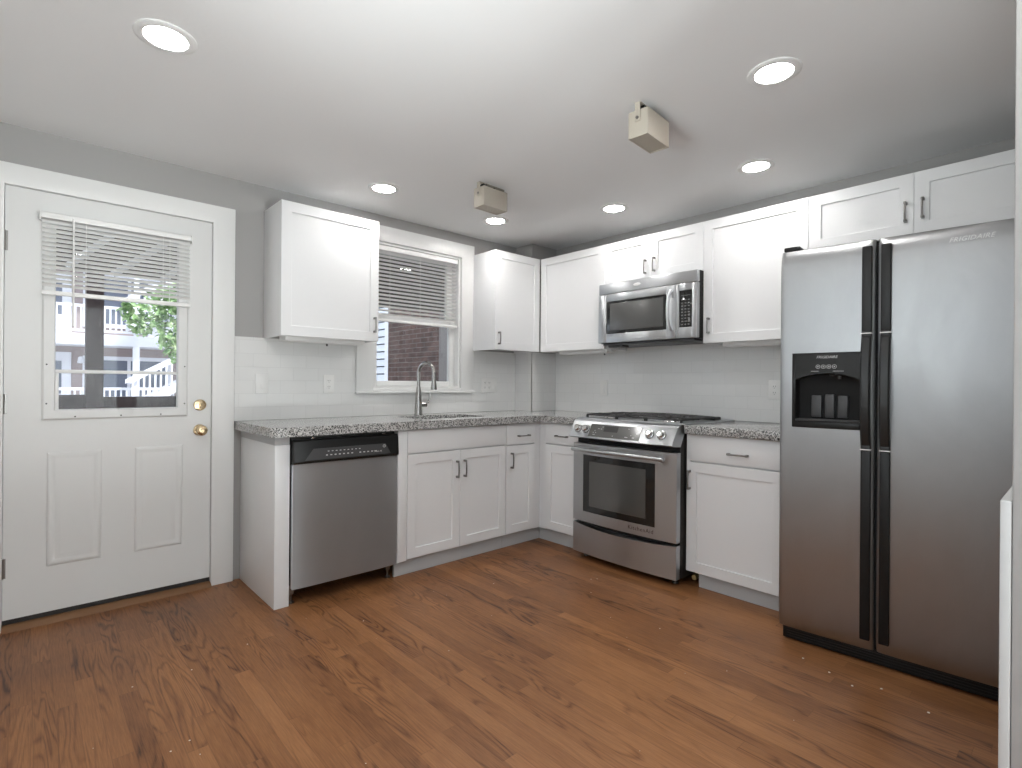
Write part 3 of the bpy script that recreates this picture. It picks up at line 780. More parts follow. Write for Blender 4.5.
B.box(t, -1.5765, -1.6655, MX-0.033, MX-0.0004, 1.435, 1.502, 0.003); B.box(t, -1.5765, -1.6655, MX-0.033, MX-0.0004, 1.733, 1.776, 0.003)
pn = t.build('control_panel', STEELH, mw)
t = MB(); B.box(t, -1.5785, -1.6635, MX-0.02, MX-0.002, 1.5025, 1.7325, 0.001); kp = t.build('keypad', GLASSBLK, pn)
t = MB()
for r_ in range(11):
    for q in range(3):
        if r_ in (0, 1): continue
        w_ = 0.012 if r_ != 9 else 0.016
        yy = -1.592-q*0.0225; zz = 1.712-r_*0.0192
        B.box(t, yy, yy-w_, MX-0.0021, MX-0.0012, zz-0.0042, zz+0.0032)
B.box(t, -1.590, -1.652, MX-0.0021, MX-0.0014, 1.700, 1.702)
for (z_, q) in ((1.577, 0.0062), (1.552, 0.0075)):
    t.lathe([(q, 0.0), (q, 0.001), (0.0, 0.001)], B.p(-1.6455, MX-0.0021, z_), (-1, 0, 0), 16)
t.build('key_labels', mat('key_grey', (0.17, 0.17, 0.17), 0.5), kp)
t = MB(); B.box(t, MY0-0.03, MY1+0.03, 0.04, MX-0.02, 1.418, 1.431, 0.003); B.box(t, -1.00, -1.12, 0.24, 0.32, 1.405, 1.4185, 0.003)
t.build('bottom_vent', DARKGREY, mw)

# ------------------------------------------------------------------ range
RY0, RY1, RXF = -1.0125, -1.7675, -0.700
RYC = (RY0+RY1)/2
rg = thing('range', 'stainless slide-in gas range with oven between the base cabinets', 'range', (-0.37, RYC, 0))
MB().box(-0.655, -0.025, RY1+0.003, RY0-0.003, 0.040, 0.905, 0.002).build('body', BLACKM, rg)
def bowx(y, amt): q = (y-RYC)/(RY0-RYC); return -amt*(1-q*q)
# door: bowed slab with window hole done as strips
def bowed(mb, ya, yb, za, zb, x, amt, depth=0.040, n=14, zfa=None, zfb=None):
    rows = []
    fr_, bk_ = [], []
    for i in range(n+1):
        y = ya+(yb-ya)*i/n
        z0 = zfa(y) if zfa else za; z1 = zfb(y) if zfb else zb
        fr_.append(((x+bowx(y, amt), y, z0), (x+bowx(y, amt), y, z1)))
        bk_.append(((x+depth, y, z0), (x+depth, y, z1)))
    t = bmesh.new()
    F = [[t.verts.new(p) for p in c_] for c_ in fr_]; K = [[t.verts.new(p) for p in c_] for c_ in bk_]
    for i in range(n):
        t.faces.new((F[i][0], F[i+1][0], F[i+1][1], F[i][1])); t.faces.new((K[i][1], K[i+1][1], K[i+1][0], K[i][0]))
        t.faces.new((F[i][1], F[i+1][1], K[i+1][1], K[i][1])); t.faces.new((K[i][0], K[i+1][0], F[i+1][0], F[i][0]))
    t.faces.new((F[0][0], F[0][1], K[0][1], K[0][0])); t.faces.new((K[n][0], K[n][1], F[n][1], F[n][0]))
    bmesh.ops.recalc_face_normals(t, faces=list(t.faces))
    return mb._merge(t)
WY0, WY1, WZ0, WZ1 = -1.100, -1.637, 0.318, 0.686
DZ0, DZ1 = 0.252, 0.757
t = MB()
BOW = 0.020
bowed(t, RY0, WY0, DZ0, DZ1, RXF, BOW, n=4); bowed(t, WY1, RY1, DZ0, DZ1, RXF, BOW, n=4)
bowed(t, WY0, WY1, DZ0, WZ0, RXF, BOW, zfa=lambda y: DZ0-0.0); bowed(t, WY0, WY1, WZ1, DZ1, RXF, BOW)
bmesh.ops.remove_doubles(t.bm, verts=list(t.bm.verts), dist=1e-5)
od = t.build('oven_door', STEELH, rg)
t = MB(); bowed(t, WY0, WY1, WZ0, WZ1, RXF+0.002, BOW, 0.03); ow = t.build('oven_window', GLASSBLK, od)
t = MB(); bowed(t, WY0-0.052, WY1+0.062, WZ0+0.040, WZ1-0.040, RXF+0.0012, BOW, 0.004); t.build('inner_glass', mat('oven_inner_glass', (0.075, 0.075, 0.07), 0.07, spec=1.0), ow)
pts = [(RXF-0.055+bowx(RY0-0.035+(RY1-RY0+0.085)*k/14, 0.008), RY0-0.035+(RY1-RY0+0.085)*k/14, 0.722) for k in range(15)]
t = MB().tube(pts, 0.0125, 16)
for p in (pts[1], pts[-2]): t.tube([p, (RXF+bowx(p[1], BOW)+0.002, p[1], 0.722)], 0.010, 12)
t.build('oven_handle', STEELH, od)
Mt = Matrix.Translation((RXF+bowx(-1.535, BOW)-0.0016, -1.545, 0.290)) @ Matrix.Rotation(-PI/2+0.041, 4, 'Z') @ Matrix.Rotation(PI/2, 4, 'X')
MB().text('KitchenAid', 0.033, Mt, 0.0, 0.0006, 1.15).build('lettering', DARKPRINT, od)
# drawer with scooped top edge, black gap behind
def scoop(y): q = (y-RYC)/(RY0-RYC); return 0.236-0.022*(1-q*q)
t = MB(); bowed(t, RY0, RY1, 0.045, 0.236, RXF, BOW, zfb=scoop); t.build('storage_drawer', STEELH, rg)
MB().box(-0.659, -0.6555, RY1+0.004, RY0-0.004, 0.20, 0.80).build('gap_liner', CAVITY, rg)
# control panel
t = MB()
CPB, CPT = (-0.752, 0.803), (-0.695, 0.9045)
rings = []
for i in range(15):
    y = RY0+(RY1-RY0)*i/14; o = bowx(y, 0.012)
    rings.append([(-0.66, y, 0.790), (CPB[0]+0.02+o, y, 0.795), (CPB[0]+o, y, CPB[1]), (CPT[0]+o, y, CPT[1]-0.004), (CPT[0]+0.012+o, y, CPT[1]+0.004), (-0.64, y, 0.917), (-0.62, y, 0.917), (-0.62, y, 0.86)])
t.loops(rings)
cpn = t.build('control_panel', STEELH, rg)
cdir = Vector((CPT[0]-CPB[0], 0, CPT[1]-CPB[1])).normalized(); cn = Vector((-cdir.z, 0, cdir.x)).normalized()
def cpos(y, s, off=0.0):
    b = Vector((CPB[0]+bowx(y, 0.012), y, CPB[1])); L_ = 0.1135
    return b+cdir*(s*L_)+cn*off
t = MB()
rows = [[cpos(-1.175+(-1.552+1.175)*i/10, s_, o_) for (s_, o_) in ((0.10, 0.0), (0.10, 0.0016), (0.86, 0.0016), (0.86, 0.0))] for i in range(11)]
t.loops(rows); dsp = t.build('display_panel', mat('display_glass', (0.10, 0.10, 0.095), 0.15), cpn)
t = MB(); t.loops([[cpos(-1.285-0.105*i/4, s_, o_) for (s_, o_) in ((0.45, 0.001), (0.45, 0.0022), (0.78, 0.0022), (0.78, 0.001))] for i in range(5)]); t.build('clock_screen', mat('clock_dark', (0.035, 0.033, 0.033), 0.2), dsp)
t = MB(); random.seed(5)
for i in range(26):
    y = random.choice([random.uniform(-1.20, -1.27), random.uniform(-1.41, -1.53), random.uniform(-1.20, -1.53)]); s_ = random.choice((0.22, 0.34, 0.46, 0.58, 0.70))
    if -1.40 < y < -1.275 and s_ > 0.35: continue
    t.loops([[cpos(y-q*0.007, s2, o_) for (s2, o_) in ((s_, 0.001), (s_, 0.0022), (s_+0.025, 0.0022), (s_+0.025, 0.001))] for q in (0, 1)])
t.build('touch_labels', PRINT, dsp)
for y in (-1.075, -1.140, -1.612, -1.688):
    c_ = cpos(y, 0.52)
    k_ = MB().lathe([(0.0, 0.0), (0.026, 0.0005), (0.026, 0.004), (0.022, 0.006), (0.020, 0.020), (0.018, 0.024), (0.0, 0.025)], c_, cn, 28).build('knob', CHROME, cpn)
    MB().lathe([(0.0275, 0.0), (0.0275, 0.0022), (0.0262, 0.0024), (0.0262, 0.0)], c_, cn, 28).build('knob_bezel', BLACK, k_)
# cooktop
t = MB().box(-0.645, -0.022, RY1-0.018, RY0+0.018, 0.9145, 0.9205, 0.002)
ck = t.build('cooktop', STEELH, rg)
random.seed(11)
burn = [(-0.50, -1.165), (-0.275, -1.165), (-0.40, -1.39), (-0.50, -1.615), (-0.275, -1.615)]
for (x, y) in burn:
    b_ = MB().lathe([(0.0, 0.0), (0.052, 0.0), (0.050, 0.004), (0.040, 0.007), (0.040, 0.010), (0.0, 0.010)], (x, y, 0.9206), (0, 0, 1), 24).build('burner', CHROME, ck)
    MB().lathe([(0.034, 0.0), (0.036, 0.005), (0.030, 0.009), (0.0, 0.010)], (x, y, 0.9307), (0, 0, 1), 24).build('burner_cap', IRON, b_)
for (ya, yb) in ((-1.045, -1.278), (-1.286, -1.494), (-1.502, -1.735)):
    t = MB(); g0, g1, zt, b_ = -0.600, -0.205, 0.939, 0.005
    def bar(p, q, r=0.0066, t=t): t.tube([p, q], r, 6)
    ym = (ya+yb)/2
    for y in (ya, yb): bar((g0, y, zt), (g1, y, zt))
    for x in (g0, (g0+g1)/2, g1): bar((x, ya, zt), (x, yb, zt))
    for x in (g0+0.12, g1-0.12):
        bar((x, ya, zt+0.003), (x, ya+(yb-ya)*0.38, zt+0.004)); bar((x, yb, zt+0.003), (x, yb-(yb-ya)*0.38, zt+0.004))
    bar((g0, ym, zt+0.003), (g0+0.085, ym, zt+0.004)); bar((g1, ym, zt+0.003), (g1-0.085, ym, zt+0.004))
    for x in (g0, g1):
        for y in (ya, yb): t.tube([(x, y, zt), (x, y, 0.9207)], 0.0095, 6)
    t.build('burner_grate', IRON, rg)
t = MB()
t.loops([[(-0.185, y, 0.9207), (-0.178, y, 0.934+0.006*(1-((y-RYC)/0.34)**2)), (-0.15, y, 0.941+0.008*(1-((y-RYC)/0.34)**2)), (-0.105, y, 0.938), (-0.098, y, 0.9207)] for y in [RYC+0.34-0.68*i/14 for i in range(15)]])
t.build('rear_vent_trim', BLACK, rg)
for (x, y) in ((-0.62, RY0-0.05), (-0.62, RY1+0.05), (-0.08, RY0-0.05), (-0.08, RY1+0.05)):
    MB().lathe([(0.018, 0.001), (0.018, 0.010), (0.007, 0.012), (0.007, 0.040)], (x, y, 0), (0, 0, 1), 14).build('foot', NICKEL, rg)
t = MB().tube([(-0.02, -1.786, 0.03), (-0.30, -1.786, 0.03), (-0.52, -1.787, 0.03)], 0.011, 10)
t.tube([(-0.50, -1.787, 0.03), (-0.535, -1.787, 0.03)], 0.0155, 6)
tag(t.build('gas_pipe', COPPERY), 'yellowish gas pipe end in the gap right of the range', 'pipe')

# ------------------------------------------------------------------ refrigerator (own frame: x right, y back, z up)
fr_ = thing('refrigerator', 'side-by-side stainless refrigerator with black handles and dispenser', 'refrigerator', (-0.878, -2.380, 0), rotz=math.radians(-85.5), local=True)
FW = 0.835
MB().box(0.006, FW-0.006, 0.062, 0.775, 0.022, 1.728, 0.004).build('cabinet', BLACK, fr_)
def fdoor(x0, x1, name, hole=None):
    nx, nz = 24, 40; z0, z1 = 0.062, 1.742
    xs_ = [x0+(x1-x0)*(0.5-0.5*math.cos(PI*i/nx)) for i in range(nx+1)]; zs_ = [z0+(z1-z0)*(0.5-0.5*math.cos(PI*j/nz)) for j in range(nz+1)]
    if hole:
        for v, L_ in ((hole[0], xs_), (hole[1], xs_), (hole[2], zs_), (hole[3], zs_)):
            k = min(range(1, len(L_)-1), key=lambda q: abs(L_[q]-v)); L_[k] = v
    def py(x, z):
        qx = 2*(x-x0)/(x1-x0)-1; qz = 2*(z-z0)/(z1-z0)-1
        return 0.010*abs(qx)**40 + 0.018*abs(qz)**26 - 0.004*(1-qx*qx)
    g = [[(x, py(x, z), z) for x in xs_] for z in zs_]
    t = MB()
    for a, b in zip(g, g[1:]):
        for k in range(nx):
            cx, cz = (a[k][0]+a[k+1][0])/2, (a[k][2]+b[k][2])/2
            if hole and hole[0] < cx < hole[1] and hole[2] < cz < hole[3]: continue
            t.quad(a[k], a[k+1], b[k+1], b[k])
    bk = [[(p[0], 0.055, p[2]) for p in r] for r in (g[0], g[-1])]
    t.sheet([g[0], bk[0]]); t.sheet([bk[1], g[-1]])
    t.sheet([[r[0] for r in g], [(r[0][0], 0.055, r[0][2]) for r in g]]); t.sheet([[(r[-1][0], 0.055, r[-1][2]) for r in g], [r[-1] for r in g]])
    if not hole: t.sheet([bk[0], bk[1]])
    bmesh.ops.remove_doubles(t.bm, verts=list(t.bm.verts), dist=1e-5)
    return t.build(name, STEELF, fr_)
df = fdoor(0.0, 0.3555, 'freezer_door', (0.064, 0.308, 0.975, 1.215)); dr = fdoor(0.3665, FW, 'fresh_food_door')
MB().box(0.3560, 0.3660, 0.030, 0.058, 0.066, 1.735).build('door_gasket', CAVITY, fr_)
def strip(x0, x1, z0, z1, parent, name, out=0.014):
    t = MB().box(x0, x1, -out, 0.012, z0, z1, 0.004, 3); return t.build(name, BLACK, parent)
def grip(xc, parent):
    t = MB(); rings = []
    for k in range(21):
        s_ = -1+k/10; z = 1.120+s_*0.236
        o = 0.014+0.030*(1-abs(s_)**2.6)
        hw = 0.0175
        th = 0.018 if abs(s_) < 0.9 else 0.022
        y0, y1 = -o, -o+th
        rings.append([(xc-hw, y0+0.005, z), (xc-hw+0.006, y0, z), (xc+hw-0.006, y0, z), (xc+hw, y0+0.005, z), (xc+hw, y1, z), (xc-hw, y1, z)])
    t.loops(rings)
    for z in (0.888, 1.352): t.box(xc-0.016, xc+0.016, -0.02, 0.008, z-0.012, z+0.012, 0.002)
    h = t.build('handle', mat('handle_black', (0.017, 0.017, 0.017), 0.3, spec=0.35), parent)
    for z in (0.8835, 1.3565): MB().box(xc-0.0185, xc+0.0185, -0.0225, 0.006, z-0.002, z+0.002, 0.0005).build('handle_ring', BADGE, parent)
for xc, par in ((0.3300, df), (0.3945, dr)):
    strip(xc-0.0175, xc+0.0175, 1.360, 1.712, par, 'upper_handle_trim'); strip(xc-0.0175, xc+0.0175, 0.108, 0.880, par, 'lower_handle_trim'); grip(xc, par)
# dispenser
t = MB()
DX0, DX1, DZA, DZB = 0.045, 0.307, 0.960, 1.284
x0, x1, za, zb = 0.060, 0.300, 0.990, 1.168
n = 12
top = [(x0+(x1-x0)*i/n, zb+0.028*(1-(2*i/n-1)**2)) for i in range(n+1)]
yf = -0.012
for i in range(n):       # face above the arched recess
    t.quad((top[i][0], yf, top[i][1]), (top[i+1][0], yf, top[i+1][1]), (top[i+1][0], yf, DZB-0.004), (top[i][0], yf, DZB-0.004))
    t.quad((top[i][0], yf, top[i][1]), (top[i][0], 0.050, top[i][1]), (top[i+1][0], 0.050, top[i+1][1]), (top[i+1][0], yf, top[i+1][1]))
t.box(DX0, x0, yf, 0.004, DZA, DZB-0.0041, 0.003); t.box(x1, DX1, yf, 0.004, DZA, DZB-0.0041, 0.003)
t.box(DX0, DX1, yf-0.0005, 0.004, DZA-0.0005, za, 0.004); t.box(DX0, DX1, yf-0.0005, 0.004, DZB-0.006, DZB, 0.002)
dsp = t.build('dispenser', mat('dispenser_black', (0.014, 0.0135, 0.013), 0.3, spec=0.22), df)
dsp.location.x = 0.0085
t = MB(); t.box(x0-0.001, x1+0.001, 0.049, 0.052, za-0.001, zb+0.034)
t.box(x0-0.003, x0, yf+0.003, 0.050, za-0.001, zb+0.030); t.box(x1, x1+0.003, yf+0.003, 0.050, za-0.001, zb+0.030); t.box(x0-0.002, x1+0.002, yf+0.003, 0.050, za-0.003, za); dback = t.build('recess', CAVITY, dsp)
for (u0, u1, w0, w1) in ((0.112, 0.152, 1.005, 1.100), (0.165, 0.200, 1.005, 1.105), (0.213, 0.250, 1.005, 1.100)):
    MB().box(u0, u1, 0.030, 0.0485, w0, w1, 0.004).build('paddle', DARKGREY, dsp)
t = MB(); t.lathe([(0.007, 0.0), (0.006, 0.014), (0.0, 0.014)], (0.222, 0.020, 1.185), (0, 0, -1), 12); t.lathe([(0.012, 0.0), (0.009, 0.006), (0.0, 0.006)], (0.195, 0.020, 1.190), (0, 0, -1), 12)
t.build('spout', DARKGREY, dsp)
MB().box(x0, x1, -0.018, 0.045, 0.9905, 0.998, 0.003).build('drip_tray', DARKGREY, dsp)
Mf = lambda x, z, o=yf: Matrix.Translation((x, o-0.0006, z)) @ Matrix.Rotation(PI/2, 4, 'X')
t = MB().text('FRIGIDAIRE', 0.0155, Mf(0.180, 1.264), 0.25)
for i in range(4):
    x = 0.147+i*0.0205
    t.lathe([(0.0085, 0.0), (0.0085, 0.0012), (0.0070, 0.0012), (0.0070, 0.0)], (x, yf, 1.2235), (0, -1, 0), 20)
    t.lathe([(0.0025, 0.0), (0.0025, 0.001), (0.0, 0.001)], (x, yf, 1.2235), (0, -1, 0), 10)
for (xa, xb, z) in ((0.120, 0.150, 1.2035), (0.203, 0.243, 1.2035)): t.box(xa, xb, yf-0.001, yf, z, z+0.0015)
t.build('lettering', PRINT, dsp)
MB().text('FRIGIDAIRE', 0.024, Matrix.Translation((0.650, -0.0028, 1.690)) @ Matrix.Rotation(PI/2, 4, 'X'), 0.3, 0.0008, 1.05).build('embossed_lettering', mat('embossed_steel', (0.58, 0.58, 0.575), 0.3, 1.0), dr)
MB().box(0.010, 0.075, 0.010, 0.12, 1.7425, 1.762, 0.006).build('hinge_cover', BLACK, fr_)
t = MB().box(0.012, FW-0.012, 0.030, 0.060, 0.006, 0.0615, 0.004)
for k in range(4): t.box(0.03, FW-0.03, 0.0275, 0.031, 0.014+k*0.011, 0.019+k*0.011)
t.build('base_grille', BLACK, fr_)
for x in (0.05, FW-0.05): MB().tube([(x-0.012, 0.09, 0.0165), (x+0.012, 0.09, 0.0165)], 0.016, 16).build('roller', BLACK, fr_)

# ------------------------------------------------------------------ downlights
dl = thing('recessed_downlight', 'large lit recessed downlight near the door, at the upper left', 'ceiling light', (-3.044, -1.208, ZC), 'recessed ceiling downlights', local=True)
MB().lathe([(0.092, 0.0), (0.092, -0.003), (0.084, -0.007), (0.066, -0.006), (0.062, -0.001)], (0, 0, -0.0003), (0, 0, 1), 48).build('trim_ring', TRIM, dl)
MB().lathe([(0.0, -0.0045), (0.0615, -0.0045), (0.0615, -0.0015), (0.0, -0.0015)], (0, 0, 0), (0, 0, 1), 40).build('lens', LENS, dl)
for (x, y, lab) in ((-1.346, -2.528, 'largest lit recessed downlight on the right, in front of the refrigerator'),
                    (-0.539, -2.124, 'lit recessed downlight near the cabinet between microwave and refrigerator'),
                    (-0.534, -1.201, 'lit recessed downlight in front of the cabinet above the microwave'),
                    (-1.815, -0.471, 'lit recessed downlight in front of the cabinet left of the window'),
                    (-0.922, -0.456, 'small lit recessed downlight right behind the beige spotlight by the window')):
    dup(dl, (x, y, ZC), lab)
for (x, y) in ((-3.05, -2.85), (-3.0, -4.1), (-1.3, -4.1)):  # extra lamps added out of view to brighten the room
    dup(dl, (x, y, ZC), 'added fill downlight in the unseen part of the room behind the viewer', 'added fill downlights behind the viewer')

# beige box spotlights on brackets
def spot(loc, rotz, label):
    s = thing('box_spotlight', label, 'ceiling fixture', loc, 'beige ceiling spotlights', rotz, True)
    L_, W_, z0, z1 = 0.184, 0.090, -0.140, -0.030
    t = MB()
    t.box(-L_/2, L_/2, -W_/2, -W_/2+0.004, z0, z1, 0.001); t.box(-L_/2, L_/2, W_/2-0.004, W_/2, z0, z1, 0.001)
    t.box(-L_/2, -L_/2+0.004, -W_/2+0.004, W_/2-0.004, z0, z1, 0.001); t.box(L_/2-0.004, L_/2, -W_/2+0.004, W_/2-0.004, z0, z1, 0.001)
    t.box(-L_/2+0.004, L_/2-0.004, -W_/2+0.004, W_/2-0.004, z1-0.005, z1)
    t.build('housing', BEIGE, s)
    MB().box(-L_/2+0.005, L_/2-0.005, -W_/2+0.005, W_/2-0.005, z0+0.003, z0+0.006).build('lens', BEIGEL, s)
    t = MB()
    t.box(-L_/2-0.006, -L_/2-0.002, -0.012, 0.012, -0.078, -0.002, 0.001); t.box(L_/2+0.002, L_/2+0.006, -0.012, 0.012, -0.078, -0.002, 0.001)
    t.box(-L_/2-0.006, L_/2+0.006, -0.014, 0.014, -0.0045, -0.0005, 0.001)
    t.build('bracket', BEIGE, s)
    for sx in (-1, 1): MB().lathe([(0.0, 0.006), (0.006, 0.005), (0.007, 0.0)], (sx*(L_/2+0.006), 0, -0.064), (sx, 0, 0), 12).build('pivot_screw', NICKEL, s)
    t = MB().tube([(-0.04, 0.01, -0.028), (-0.02, 0.016, -0.012), (0.0, 0.006, -0.016), (0.02, -0.008, -0.010), (0.05, 0.0, -0.027)], 0.003, 6).box(-0.07, -0.045, -0.015, 0.015, -0.027, -0.006)
    t.build('wire', BLACK, s)
    return s
spot((-1.440, -2.055, ZC), math.radians(4), 'beige box spotlight hanging from the ceiling, closer to the refrigerator')
spot((-1.372, -0.935, ZC), math.radians(2), 'beige box spotlight hanging from the ceiling, closer to the sink window')

# ------------------------------------------------------------------ switches and outlets
def plate(fr, u, z, label, kind, gang=1, w=0.0085, name='wall_outlet', cat='outlet'):
    o = thing(name, label, cat, fr.p(u, w, z))
    W_ = 0.072+0.046*(gang-1)
    t = MB(); fr.box(t, u-W_/2, u+W_/2, w, w+0.006, z-0.0585, z+0.0585, 0.0025); t.build('cover_plate', PLASTIC, o)
    for g in range(gang):
        c = u+(g-(gang-1)/2)*0.046; k = kind[g]
        t = MB(); fr.box(t, c-0.0168, c+0.0168, w+0.0055, w+0.0075, z-0.034, z+0.034, 0.001); r = t.build('rocker' if k == 'r' else 'receptacle', PLASTIC, o)
        if k == 'r':
            t = MB(); fr.box(t, c-0.012, c+0.012, w+0.0072, w+0.0105, z-0.030, z-0.002, 0.002); t.build('rocker_paddle', PLASTIC, r)
        else:
            t = MB()
            for dz in (-0.019, 0.019):
                for du in (-0.006, 0.006): fr.box(t, c+du-0.0012, c+du+0.0012, w+0.0074, w+0.0079, z+dz-0.001, z+dz+0.0075)
                fr.box(t, c-0.002, c+0.002, w+0.0074, w+0.0079, z+dz-0.009, z+dz-0.0055)
            t.build('slots', SLOT, r)
    return o
plate(A, -2.355, 1.131, 'white light switch on the tile left, above the counter end', 'r', name='light_switch', cat='light switch')
plate(A, -1.946, 1.130, 'white outlet on the tile between the light switch and the window', 'o')
plate(A, -0.597, 1.128, 'wide white three-gang switch plate right of the sink window', 'oor', 3, name='switch_plate', cat='light switch')
plate(B, -0.727, 1.113, 'white rocker switch plate on the tile behind the left end of the range', 'r', name='light_switch', cat='light switch')
plate(B, -2.024, 1.115, 'white outlet on the tile beside the refrigerator', 'o')

# small pale crumbs on the floor
t = MB(); random.seed(21)
for k in range(46):
    x, y = random.uniform(-3.4, -0.9), random.uniform(-3.15, -0.75)
    r = random.choice((0.0012, 0.0015, 0.002, 0.003))
    t.lathe([(0.0, 0.0006), (r, 0.0005), (r, 0.0001)], (x, y, 0.0002), (0, 0, 1), 6)
for (x, y) in ((-1.02, -2.63), (-1.06, -2.72), (-1.00, -2.80), (-1.05, -2.95), (-0.98, -2.52)):
    t.lathe([(0.0, 0.002), (0.0035, 0.0015), (0.0045, 0.0001)], (x, y, 0.0002), (0, 0, 1), 7)
tag(t.build('floor_crumbs', CHIP), 'pale specks and crumbs scattered on the wooden floor', 'crumbs', kind='stuff')

# ------------------------------------------------------------------ outside the back door
struct('ground', MB().box(-16, 16, WT+0.002, 30, -1.30, -1.20), GROUND, 'paved ground outside the house', 'ground')
struct('porch_floor', MB().box(-6, 0.2, WT+0.002, 1.32, -0.12, -0.02), PORCHCEIL, 'wooden porch floor outside the back door', 'porch')
pp = thing('porch_railing', 'dark weathered porch post and railing outside the door glass', 'railing', (-3.04, 1.25, -0.02))
MB().box(-3.092, -2.996, 1.20, 1.296, -0.0195, 1.884, 0.004).build('post', DARKWOOD, pp)
t = MB().box(-5.9, -3.0925, 1.215, 1.285, 0.86, 1.045, 0.004).box(-2.9955, 0.1, 1.215, 1.285, 0.86, 1.030, 0.004); t.build('top_rail', DARKWOOD, pp)
t = MB().box(-5.9, -3.0925, 1.225, 1.275, 0.10, 0.19, 0.004).box(-2.9955, 0.1, 1.225, 1.275, 0.10, 0.19, 0.004); t.build('bottom_rail', DARKWOOD, pp)
for k in range(22):
    x = -4.6+k*0.21
    if -3.13 < x < -2.95: continue
    MB().box(x, x+0.035, 1.233, 1.267, 0.1905, 0.8595).build('baluster', DARKWOOD, pp)
pr = thing('porch_roof', 'brown porch ceiling with white braces seen through the door blind', 'porch roof', (-3.0, 0.8, 2.31))
MB().box(-6, 0.2, WT+0.004, 1.9, 2.302, 2.36).build('roof_deck', PORCHCEIL, pr)
MB().box(-6, 0.2, 1.19, 1.31, 1.885, 2.3015).build('header_beam', mat('porch_beam_brown', (0.075, 0.062, 0.055), 0.7), pr)
for (xa, za, xb, zb) in ((-2.785, 2.01, -2.955, 1.86), (-3.09, 2.02, -3.195, 1.875), (-2.555, 1.985, -2.68, 1.85)):
    MB().tube([(xa+0.17, 1.15, za+0.15), (xb, 1.15, zb)], 0.022, 8).build('brace', OUTWHITE, pr)

# far building with balconies and outdoor stairs
bl = thing('apartment_building', 'taupe building with white balconies and outdoor stairs across the yard', 'building', (-1, 20, -1.2))
FY_ = 20.0
MB().box(-9, 9, FY_, FY_+4, -1.2, 7.5).build('wall', STUCCO, bl)
MB().box(-9, 9, FY_-1.5, FY_-0.001, 2.30, 2.66, 0.01).build('balcony_slab', OUTWHITE, bl)
MB().box(-9, 9, FY_-1.5, FY_-0.001, -0.25, 0.0, 0.01).build('porch_slab', OUTWHITE, bl)
MB().box(-9, 9, FY_-1.5, FY_-0.001, 5.25, 5.6, 0.01).build('upper_slab', OUTWHITE, bl)
def railing(z0, z1, xa, xb, y=FY_-1.45):
    t = MB().box(xa, xb, y-0.03, y+0.03, z1-0.09, z1, 0.005).box(xa, xb, y-0.03, y+0.03, z0+0.06, z0+0.14, 0.005)
    x = xa
    while x < xb:
        t.box(x, x+0.045, y-0.02, y+0.02, z0+0.1, z1-0.05); x += 0.15
    t.build('balcony_railing', OUTWHITE, bl)
railing(2.66, 3.60, -9, 9); railing(0.0, 0.92, -9, 9)
for x in (-6.0, -3.6, -0.62, 2.4, 5.0):
    MB().box(x-0.09, x+0.09, FY_-1.49, FY_-1.32, 0.001, 2.2995).build('porch_post', OUTWHITE, bl)
    MB().box(x-0.07, x+0.07, FY_-1.49, FY_-1.35, 2.6605, 5.2495).build('balcony_post', OUTWHITE, bl)
def bwin(x0, x1, z0, z1):
    t = MB(); f_ = 0.14
    t.box(x0, x0+f_, FY_-0.06, FY_-0.001, z0, z1); t.box(x1-f_, x1, FY_-0.06, FY_-0.001, z0, z1)
    t.box(x0+f_, x1-f_, FY_-0.06, FY_-0.001, z0, z0+f_); t.box(x0+f_, x1-f_, FY_-0.06, FY_-0.001, z1-f_, z1)
    t.box((x0+x1)/2-0.05, (x0+x1)/2+0.05, FY_-0.05, FY_-0.001, z0+f_, z1-f_)
    w_ = t.build('window', OUTWHITE, bl)
    MB().box(x0+f_, x1-f_, FY_-0.03, FY_-0.002, z0+f_, z1-f_).build('pane', OUTGLASS, w_)
for (x0, x1) in ((-7.6, -6.2), (-5.4, -4.3), (-1.95, 0.65), (1.9, 3.2), (4.4, 6.2)):
    bwin(x0, x1, 0.45, 2.0); bwin(x0, x1, 3.0, 4.9)
def bdoor(x0, x1, z0):
    t = MB().box(x0, x1, FY_-0.08, FY_-0.001, z0, z0+2.1, 0.01); d_ = t.build('porch_door', OUTWHITE, bl)
    MB().box(x0+0.25, x1-0.25, FY_-0.10, FY_-0.0805, z0+0.7, z0+1.8).build('pane', OUTGLASS, d_)
bdoor(-3.3, -2.25, 0.001); bdoor(-3.3, -2.25, 2.661); bdoor(-0.1, 0.9, 2.661)
MB().lathe([(0.0, 0.0), (0.10, 0.02), (0.07, 0.22), (0.0, 0.26)], (-2.0, FY_-0.12, 1.72), (0, 0, 1), 12).build('wall_lamp', OUTWHITE, bl)
st = thing('outdoor_stairs', 'white wooden outdoor stairs rising to the right across the yard', 'stairs', (1, 17.6, -1.2))
